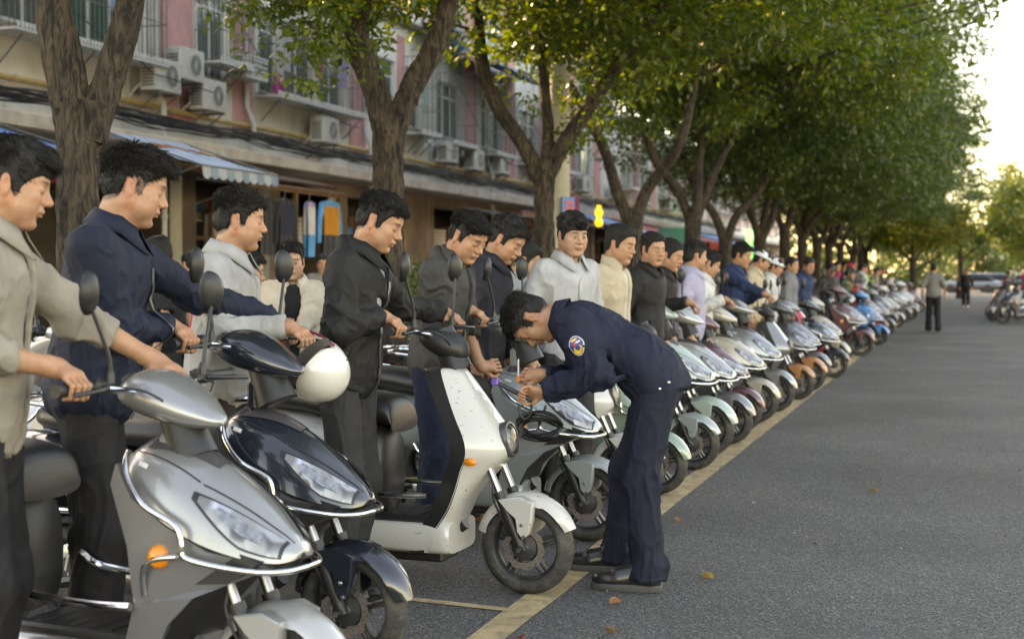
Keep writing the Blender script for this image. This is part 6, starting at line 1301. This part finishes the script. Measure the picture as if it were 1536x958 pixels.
person('first man in black jacket right of the officer back', (0, 0), -16, 1.73, 4, (6, -22, 0), None, dict(mat=c_blackj, collar='shirt'), c_blackt, 'crop', .012, .005, headxy=(-2.22, 10.43), seed=101, group=G_men)
person('second man in black jacket stretching an arm to his handlebar', (0, 0), -6, 1.71, 8, (16, -4, 0), dict(R=dict(p=(-1.98, 10.9, 1.14), axis=(0, 1, 0)), L=None), dict(mat=c_blackj, collar='shirt'), c_blackt, 'crop', .012, .005, headxy=(-2.25, 11.26), seed=111, group=G_men)
person('man in lilac grey top partly hidden behind the second black jacket', (0, 0), 10, 1.70, 2, (4, 22, 0), None, dict(mat=c_lil, collar='flat'), c_blackt, 'short', .013, .006, headxy=(-2.24, 12.3), seed=121, group=G_men)
person('person in white shirt standing left of the man in navy shirt', (0, 0), 4, 1.65, 6, (22, 10, 0), dict(R=dict(p=(-2.02, 12.9, 1.13), axis=(0, 1, 0)), L=None), dict(mat=c_white, collar='flat'), c_char, 'short', .013, .006, headxy=(-2.26, 13.14), seed=131, group=G_men)
person('man in navy blue shirt leaning both arms on a scooter', (0, 0), -8, 1.76, 8, (14, -4, 0), dict(R=dict(p=(-1.86, 14.45, 1.16), axis=(0, 1, 0)), L=dict(p=(-1.95, 15.0, 1.16), axis=(0, 1, 0))), dict(mat=c_nshirt, collar='shirt'), c_char, 'short', .013, .006, headxy=(-2.24, 15.02), seed=141, group=G_men)
capw = mat('cap_white', (.60, .62, .66), .6)
person('man in cream jacket wearing a white cap', (0, 0), -5, 1.73, 7, (24, 14, 0), None, dict(mat=c_bj, collar='flat'), c_blackt, 'crop', .015, .007, headxy=(-2.34, 17.3), seed=151, hatm=capw, group=G_men)
person('person in white top wearing a white helmet', (0, 0), 0, 1.64, 5, (16, 0, 0), None, dict(mat=c_white, collar='flat'), c_blackt, 'crop', .015, .007, headxy=(-2.31, 18.35), seed=161, hatm=capw, group=G_men)
person('person in grey plaid shirt beyond the two white hats', (0, 0), 12, 1.66, 3, (2, -30, 0), None, dict(mat=c_plaid, collar='flat'), c_blackt, 'short', .018, .008, headxy=(-2.37, 20.7), seed=171, group=G_men)
person('man in blue and black jacket right of the plaid shirt', (0, 0), -20, 1.69, 8, (18, -20, 4), None, dict(mat=c_nshirt, collar='flat'), c_blackt, 'short', .018, .008, headxy=(-2.27, 22.0), seed=181, group=G_men)
B_blue = place('A', -1.5, 29.3, -6, 'bright blue scooter ridden by the man in green jacket', P_blue, far=True, lean=0)
person('rider in green jacket and dark cap sitting on the bright blue scooter', (0, 0), -6, 1.70, 12, (12, 0, 0), dict(R=onbar(B_blue, 'R'), L=onbar(B_blue, 'L')), dict(mat=c_green, collar='flat'), cloth('brown_trousers', (.09, .06, .045)), 'crop', .018, .008, headxy=(-2.2, 29.4), seed=191, hatm=mat('cap_dark', (.03, .035, .04), .7), sit=True, feet=((.36, .14), (.36, -.14)))
person('dark clothed person just behind the green rider', (0, 0), 0, 1.70, 2, (8, 0, 0), None, dict(mat=c_blackj, collar='flat'), c_blackt, 'short', .02, .009, headxy=(-2.9, 25.4), seed=195, group=G_men)
crowd = [(-3.1, 21.5, c_lil, 'lilac'), (-3.0, 24.2, c_tee, 'black T-shirt style'), (-2.9, 34.6, c_green, 'green'), (-3.1, 30.2, c_bj, 'beige'), (-2.7, 50, c_dgrey, 'dark grey'), (-2.4, 27.2, c_dgrey, 'charcoal'), (-2.9, 27.8, c_white, 'white'), (-2.3, 31.0, c_nshirt, 'blue'), (-2.6, 33.2, c_pink, 'pink'), (-2.4, 36.2, c_white, 'pale'), (-2.5, 39.0, cloth('lime', (.25, .45, .05)), 'lime green'), (-2.4, 42.0, c_beige, 'taupe'), (-2.6, 46.0, c_blackj, 'black')]
for i, (x, y, c_, nm) in enumerate(crowd): person('distant person in a %s top standing among the far scooters' % nm, (0, 0), -10 + 50 * math.sin(i * 2.3), 1.66 + .06 * math.sin(i), 4, (10, 20 * math.sin(i * 1.3), 0), None, dict(mat=c_, collar='flat'), c_blackt, 'short', .024, .011, headxy=(x, y), seed=200 + i, hatm=[None, mat('cap_red', (.5, .03, .03), .5)][i % 3 == 1])
person('man in grey sleeveless vest walking away down the road', (0, 0), 92, 1.68, 2, (4, 0, 0), None, dict(mat=c_vest, sleeve=.02, collar='tee', hem=-.06), c_blackt, 'short', .016, .008, headxy=(-.73, 36.3), seed=221, feet=((.10, .11), (-.10, -.11)), shoes=leather)
person('far pedestrian in black with white shoes on the road', (0, 0), -88, 1.66, 3, (20, 0, 0), None, dict(mat=c_blackj, collar='tee'), c_blackt, 'short', .02, .01, headxy=(.05, 62.3), seed=231, feet=((.14, .08), (-.12, -.08)), shoes=capw)
person('person in red top beside the machines at the right edge', (0, 0), 180, 1.66, 3, (10, 0, 0), None, dict(mat=c_pink, collar='tee'), c_blackt, 'short', .02, .01, headxy=(1.95, 53.0), seed=241)
# pavement onlookers
person('man in black T-shirt seen between the navy and grey jackets', (0, 0), 195, 1.68, 4, (14, -6, 0), None, dict(mat=c_tee, sleeve=.0, collar='tee'), c_char, 'crop', .011, .005, headxy=(-5.3, 8.6), seed=251)
person('smiling woman in open cream jacket over a black top on the pavement', (0, 0), -62, 1.62, 2, (8, -6, 0), dict(R=dict(p=(-3.93, 7.85, 1.12), axis=(.9, .4, 0), fwd=(.5, .3, .2), bar=.02), L=dict(p=(-3.85, 7.86, 1.10), axis=(.9, .4, 0), fwd=(-.6, .1, .2), bar=.02)), dict(mat=cloth('cream_jacket', (.46, .385, .30)), open=.06, shirt=c_tee, collar='flat', loose=1.06), c_blackt, 'short', .010, .0042, headxy=(-4.02, 8.08), seed=261, jaw=.82, eyes='open', skin=(.42, .245, .165))
person('person in teal top hidden behind the grey jacket man', (0, 0), 30, 1.55, 2, (10, 0, 0), None, dict(mat=c_teal, collar='flat', loose=1.05), c_blackt, 'short', .012, .006, headxy=(-3.86, 7.2), seed=271)
for i, (x, y, yw, c_, lb) in enumerate(((-7.4, 12.6, 150, c_pink, 'shopper in pink top in front of the shops behind the navy jacket man'), (-8.2, 17.4, -60, c_vest, 'shopper in grey top under the hanging clothes'), (-7.0, 22.5, 30, c_teal, 'passer-by in teal top behind the hedge'), (-8.6, 27.5, -120, c_bj, 'passer-by in beige top farther along the shops'))):
    person(lb, (0, 0), yw, 1.64 + .04 * i, 3, (8, 0, 0), None, dict(mat=c_, collar='tee'), c_blackt, 'short', .014, .0065, headxy=(x, y), seed=400 + i)
# ---------------------------------------------------------------- the officer
HL, HR = A(-1.885, 6.13, .875), A(-1.93, 6.30, .945)
off = person('uniformed officer in navy bending over the white scooter with a lock in his hands', (0, 0), 184, 1.77, 60, (80, 6, 0), dict(L=dict(p=HL, axis=(.15, -.55, .6), fwd=(-1, -.1, -.15), bar=.009, pole=(-.5, .25, -1)), R=dict(p=HR, axis=(.15, .5, .6), fwd=(-1, .1, -.15), bar=.009, pole=(-.2, -.3, -1))), dict(mat=c_navyu, collar='shirt', hem=-.085, loose=1.05, fold=1.35), c_navyt, 'short', .0062, .0030, headxy=(-1.93, 6.36), seed=301, feet=((.02, .19), (.22, -.19)), shoes=leather, legw=1.06, hipx=-.04, headsc=1.02)

J = person.last   # jacket of the officer: sleeve badge, collar tabs, hem buttons
from mathutils.bvhtree import BVHTree
def patch_on(parent, J, centre, ndir, up, shapes, mats):
    """flat emblem shapes pressed onto the cloth; shapes: list of (outline points in metres, lift)"""
    jk, V, Q = J[:3]; tree = BVHTree.FromPolygons([Vector(v) for v in V], [tuple(q) for q in Q.tolist()]); n = norm(ndir); u = norm(A(*up) - n * (A(*up) @ n)); r = np.cross(u, n); out = []
    for i, (pts, lift) in enumerate(shapes):
        P = np.array(pts, float); c = P.mean(0); ring = []
        for f in (1.0, .66, .33, 0.001):
            row = []
            for p in P:
                q = c + (p - c) * f; o = centre + r * q[0] + u * q[1] + n * .15; h = tree.ray_cast(Vector(o), Vector(-n)); w = np.array(h[0]) if h[0] is not None else centre + r * q[0] + u * q[1]; row.append(w + n * lift)
            ring.append(row)
        out.append((ring, mats[i]))
    for ring, m_ in out:
        b = MB(); b.grid(ring, 0, True, False); b.build('badge' if m_ is mats[0] else 'badge_emblem', m_, parent, smooth=180, fix=True)
jk, V, Q, Rc, Rt, nb, chest, sh, arms, pel, hc, Rh, hs = J
ua = norm(arms[1][0] - sh[1]); bc = sh[1] + (arms[1][0] - sh[1]) * .42 + A(0, .03, 0)
def oval(w, h, n=20, cx=0, cy=0, pw=1.0): return [(cx + w * math.cos(t) * (1 - .12 * (math.sin(t) < 0) * math.sin(t) ** 2), cy + h * math.sin(t)) for t in np.linspace(0, 2 * math.pi, n, endpoint=False)]
patch_on(jk, J, bc, (.15, 1, .1), -ua, [(oval(.036, .047), .003), (oval(.032, .043), .0045), (oval(.024, .020, cy=-.019), .0058), (oval(.013, .013, cx=.002, cy=-.010), .0068), (oval(.010, .010, cx=-.004, cy=.008), .006), (oval(.013, .005, cx=.012, cy=.014), .006), (oval(.017, .006, cx=-.002, cy=.030), .006)], [mat('badge_border', (.55, .50, .40), .6), mat('badge_blue', (.03, .06, .22), .6), mat('badge_gold', (.65, .40, .04), .5), mat('badge_blue', (.03, .06, .22), .6), mat('badge_red', (.5, .06, .03), .6), mat('badge_white', (.6, .6, .6), .6), mat('badge_gold2', (.6, .42, .12), .5)])
def welt(J, side, zz, xx, w=.012, h=.075, tilt=.35, flap=False):
    jk, V, Q, Rc, Rt, nb, chest, sh, arms, pel = J[:10]; c = pel + Rt @ A(xx, side * .16, zz); t = math.tan(tilt)
    o_ = [(-w, -h), (w, -h), (w + t * h, h), (-w + t * h, h)] if not flap else [(-h, -w), (h, -w), (h, w), (-h, w)]
    pts = []
    for a, b_ in zip(o_, o_[1:] + o_[:1]): pts += [tuple(A(*a) + (A(*b_) - A(*a)) * q / 4) for q in range(4)]
    patch_on(jk, J, c, Rt @ A(.35, side, 0), Rt @ A(0, 0, 1), [(pts, .004)], [jk.data.materials[0]])
    jk.children[-1].name = 'pocket'
welt(J2, -1, .06, .06); welt(J4, -1, .08, .05); welt(J4, -1, .02, .08, .004, .05, 0, True); welt(J, 1, .10, .05); welt(J, 1, .30, .09, .022, .06, 0, True)
k = MB()   # two snap buttons at the jacket hem
for q in (0, 1): k.lathe([(.001, .004), (.006, .003), (.007, 0)], pel + rotY(R(36)) @ A(-.02 - .05 * q, .186, -.03), (0, 1, 0), 10)
pieces(k, 'snap_button', M_chr, jk)
# things in hands
lock = empty('bar_lock', (-2.02, 6.11, .93)); tag(lock, 'black bar lock with a purple end piece held by the officer', 'lock'); d_ = A(.16, .04, -.085)
MB().tube([(0, 0, 0), d_ * .5, d_], [.010, .011, .010], 10).build('rod', M_blkp, lock); MB().box((-.004, 0, .004), (.034, .034, .036), bev=.006).build('lock_head', mat('purple_metal', (.18, .10, .42), .3, metal=.5), lock)
k = MB(); t_ = np.linspace(0, math.pi, 9); k.tube([d_ * .8 + A(.015 * math.cos(q) * 2, 0, -.03 - .07 * math.sin(q)) for q in t_], .006, 8); k.build('shackle', M_blkp, lock)
ph = empty('key_card', (-1.965, 6.27, .965)); tag(ph, 'thin white card between the officer fingers', 'card'); MB().box((0, 0, .02), (.006, .012, .085), bev=.002).build('card', mat('card_white', (.6, .6, .6), .4), ph)
MB().box((0, 0, -.03), (.016, .02, .03), bev=.004).build('clip', mat('clip_orange', (.6, .18, .02), .5), ph)
coil = empty('cable_lock', (-2.02, 6.80, .69)); tag(coil, 'coiled black cable lock hanging on the guard of the pale blue scooter', 'lock'); k = MB(); rq = np.random.default_rng(6)
for q in range(4): k.tube([(.10 * math.cos(a) * (1 + .05 * q), .02 * math.sin(3 * a + q), .055 * math.sin(a) + .012 * q - .05) for a in np.linspace(0, 2 * math.pi, 25)], .0085, 7)
k.build('coil', M_blkp, coil); MB().tube([(0, 0, -.02), (0.01, .06, .05), (0, .11, .06)], .008, 7, 0, 4).build('hanging_loop', M_blkp, coil)
# white open-face helmet held by the man in grey
hv = Vol((-.17, -.17, -.18), (.17, .17, .17), .0042); hv.ell((0, 0, 0), (.138, .122, .135), .004); hv.ell((0, 0, -.01), (.124, .108, .124), .004, None, True)
hv.fn(lambda x, y, z: np.minimum(x - .035 + .0 * y, .075 - np.abs(z + .04) + 0 * x) * 1.0, .006, 'cut'); hv.fn(lambda x, y, z: (-.105 - z) + 0 * x + 0 * y, .005, 'cut')
V, Q = hv.mesh(); hm = link('helmet', mesh_from('helmet', V, Q.tolist(), 180), paint('helmet', (.56, .55, .50), dirt=.2)); hm.location = (-2.365, 4.955, 1.055); ur = A(.953, .303, 0); fc = A(-.303, .953, 0); xd = norm(-.42 * ur + A(0, 0, .38) - .84 * fc); zd = norm(.8 * ur + A(0, 0, -.6) * 1.0 - .1 * fc); yd = norm(np.cross(zd, xd)); zd = np.cross(xd, yd); hm.rotation_euler = Matrix(np.stack([xd, yd, zd], 1).tolist()).to_euler(); tag(hm, 'white open-face helmet with black lining and dark red trim held upside over the black scooter', 'helmet')
b = MB(); b.ell((0, 0, -.01), (.123, .107, .123), n=28, k=18); o = b.build('lining', mat('helmet_lining', (.012, .011, .012), .95), hm, smooth=60)
o.data.flip_normals()
bm = bmesh.new(); bm.from_mesh(o.data); bmesh.ops.delete(bm, geom=[v for v in bm.verts if v.co.z < -.098 or (v.co.x > .03 and -.112 < v.co.z < .03)], context='VERTS'); bm.to_mesh(o.data); bm.free()
k = MB(); k.tube([(.045, y, z) for y, z in ((-.118, .03), (-.115, -.04), (-.10, -.10))], .005, 6, 0, 4); k.tube([(.045, -y, z) for y, z in ((-.118, .03), (-.115, -.04), (-.10, -.10))], .005, 6, 0, 4); k.tube([(.045 + .085 * math.cos(a), .118 * math.sin(a), .034) for a in np.linspace(-1.57, 1.57, 13)], .005, 6); k.build('trim', mat('trim_maroon', (.16, .012, .03), .4), hm)
k = MB(); k.tube([(.03, -.10, -.09), (.07, -.04, -.15), (.07, .04, -.15), (.03, .10, -.09)], .008, 6, 0, 5, flat=.35); k.build('chin_strap', mat('strap_red', (.4, .03, .02), .7), hm)
k = MB(); rows = [[(.045 + (.085 + q) * math.cos(a), (.122 + q * .3) * math.sin(a), .040 + .01 * math.cos(a) - q * .25) for a in np.linspace(-1.2, 1.2, 15)] for q in (0, .055)]; k.grid(rows, 0, False); k.build('peak', M_blkp, hm, smooth=60)
k = MB()
for y_, z_, x_ in ((-.12, .05, -.03), (-.115, .03, -.06), (-.118, -.02, -.03), (-.10, .09, .0)): k.lathe([(.005, 0), (.005, .004), (.001, .004)], (x_, y_ * 1.0, z_), (0, -1, 0), 8)
pieces(k, 'rivet', M_blkp, hm)
# fallen leaves and litter on the asphalt
lf = []
for i, (x, y, c_, l_) in enumerate(((-1.13, 6.55, (.34, .20, .05), 'yellow fallen leaf lying on the asphalt right of the officer'), (-1.55, 8.0, (.25, .12, .05), 'brown curled leaf just behind the officer heels'), (-1.32, 5.42, (.28, .16, .07), 'tan leaf on the asphalt right of the parking line'), (-1.42, 5.92, (.30, .13, .06), 'orange brown leaf in front of the officer shoe'), (-1.62, 5.2, (.32, .09, .07), 'reddish leaf beside the parking line nearest the camera'), (-.55, 9.5, (.22, .14, .06), 'small brown leaf out on the open road'))):
    b = MB(); t = np.linspace(0, 1, 7); w_ = .016 * np.sin(t * math.pi) ** .8; a = i * 1.3; rows = [[(x_ * .055 - .028, s_ * ww, .006 + .012 * abs(s_) * (1 + math.sin(x_ * 3)) ) for s_ in (-1, 0, 1)] for x_, ww in zip(t, w_)]
    b.grid(rows, 0, False); o = b.build('fallen_leaf', mat('dry_leaf_%d' % i, c_, .8, var=.3, vscale=40), smooth=60); o.location = (x, y, .002); o.rotation_euler = (0, 0, a); tag(o, l_, 'leaf', 'fallen leaves on the road')
rl = np.random.default_rng(12); b = MB()
for q in range(420):
    x, y = rl.uniform(-3.6, 2.2), rl.uniform(4, 26); s_ = rl.uniform(.006, .02); a = rl.uniform(0, 6.3); u = A(math.cos(a), math.sin(a), 0) * s_; v_ = A(-math.sin(a), math.cos(a), 0) * s_ * rl.uniform(.3, .7); c_ = A(x, y, .004)
    b.add([c_ - u, c_ - v_ + A(0, 0, .006), c_ + u, c_ + v_ + A(0, 0, .004)], [(0, 1, 2, 3)], int(rl.integers(3)))
o = b.build('leaf_litter', [mat('litter_tan', (.28, .21, .13), .8), mat('litter_brown', (.13, .08, .05), .8), mat('litter_pale', (.42, .40, .36), .8)], smooth=0); tag(o, 'scattered crumbs of dry leaf and grit on the asphalt', 'litter', kind='stuff')
# cars at the far end
def car(x, y, rz, pm, label):
    t = empty('parked_car', (x, y, 0), rz); tag(t, label, 'car', 'cars at the far end of the street')
    b = loft([(-2.2, .78, .35, .75), (-2.1, .86, .25, .9), (-1.2, .9, .22, .95), (1.1, .9, .22, .92), (2.0, .84, .25, .82), (2.2, .72, .35, .68)], 20, 4, 4); b.build('body', pm, t, smooth=50)
    loft([(-1.75, .70, .85, .95), (-1.1, .70, .85, 1.42), (.1, .70, .85, 1.45), (.95, .72, .85, .98)], 20, 3.4, 4).build('cabin', thinglass('car_glass', (.1, .12, .13), .6) if 'car_glass' not in MATS else MATS['car_glass'], t, smooth=50)
    loft([(-1.2, .60, 1.36, 1.46), (-.5, .62, 1.38, 1.49), (.15, .60, 1.36, 1.46)], 14, 3, 3).build('roof', pm, t, smooth=50)
    for wx in (-1.35, 1.35):
        for wy in (-.82, .82): MB().lathe([(.001, -.1), (.19, -.1), (.2, -.09), (.31, -.1), (.33, -.06), (.33, .06), (.31, .1), (.19, .09), (.001, .1)], (wx, wy, .33), (0, 1, 0), 24).build('wheel', M_rub, t)
    for wy in (-.6, .6): MB().box((2.12, wy, .66), (.12, .34, .12), bev=.03).build('headlight', M_lens, t); MB().box((-2.17, wy, .75), (.08, .3, .12), bev=.03).build('tail_light', M_tail, t)
car(.4, 112, R(172), P_grey, 'grey car parked across the far end of the street'); car(2.8, 118, R(5), P_lsil, 'silver car at the far end right of the pedestrian'); car(5.6, 112, R(8), P_dgrey, 'dark car at the far end on the right'); car(3.3, 84, R(90), P_lb, 'pale blue car parked beyond the round tree on the right')
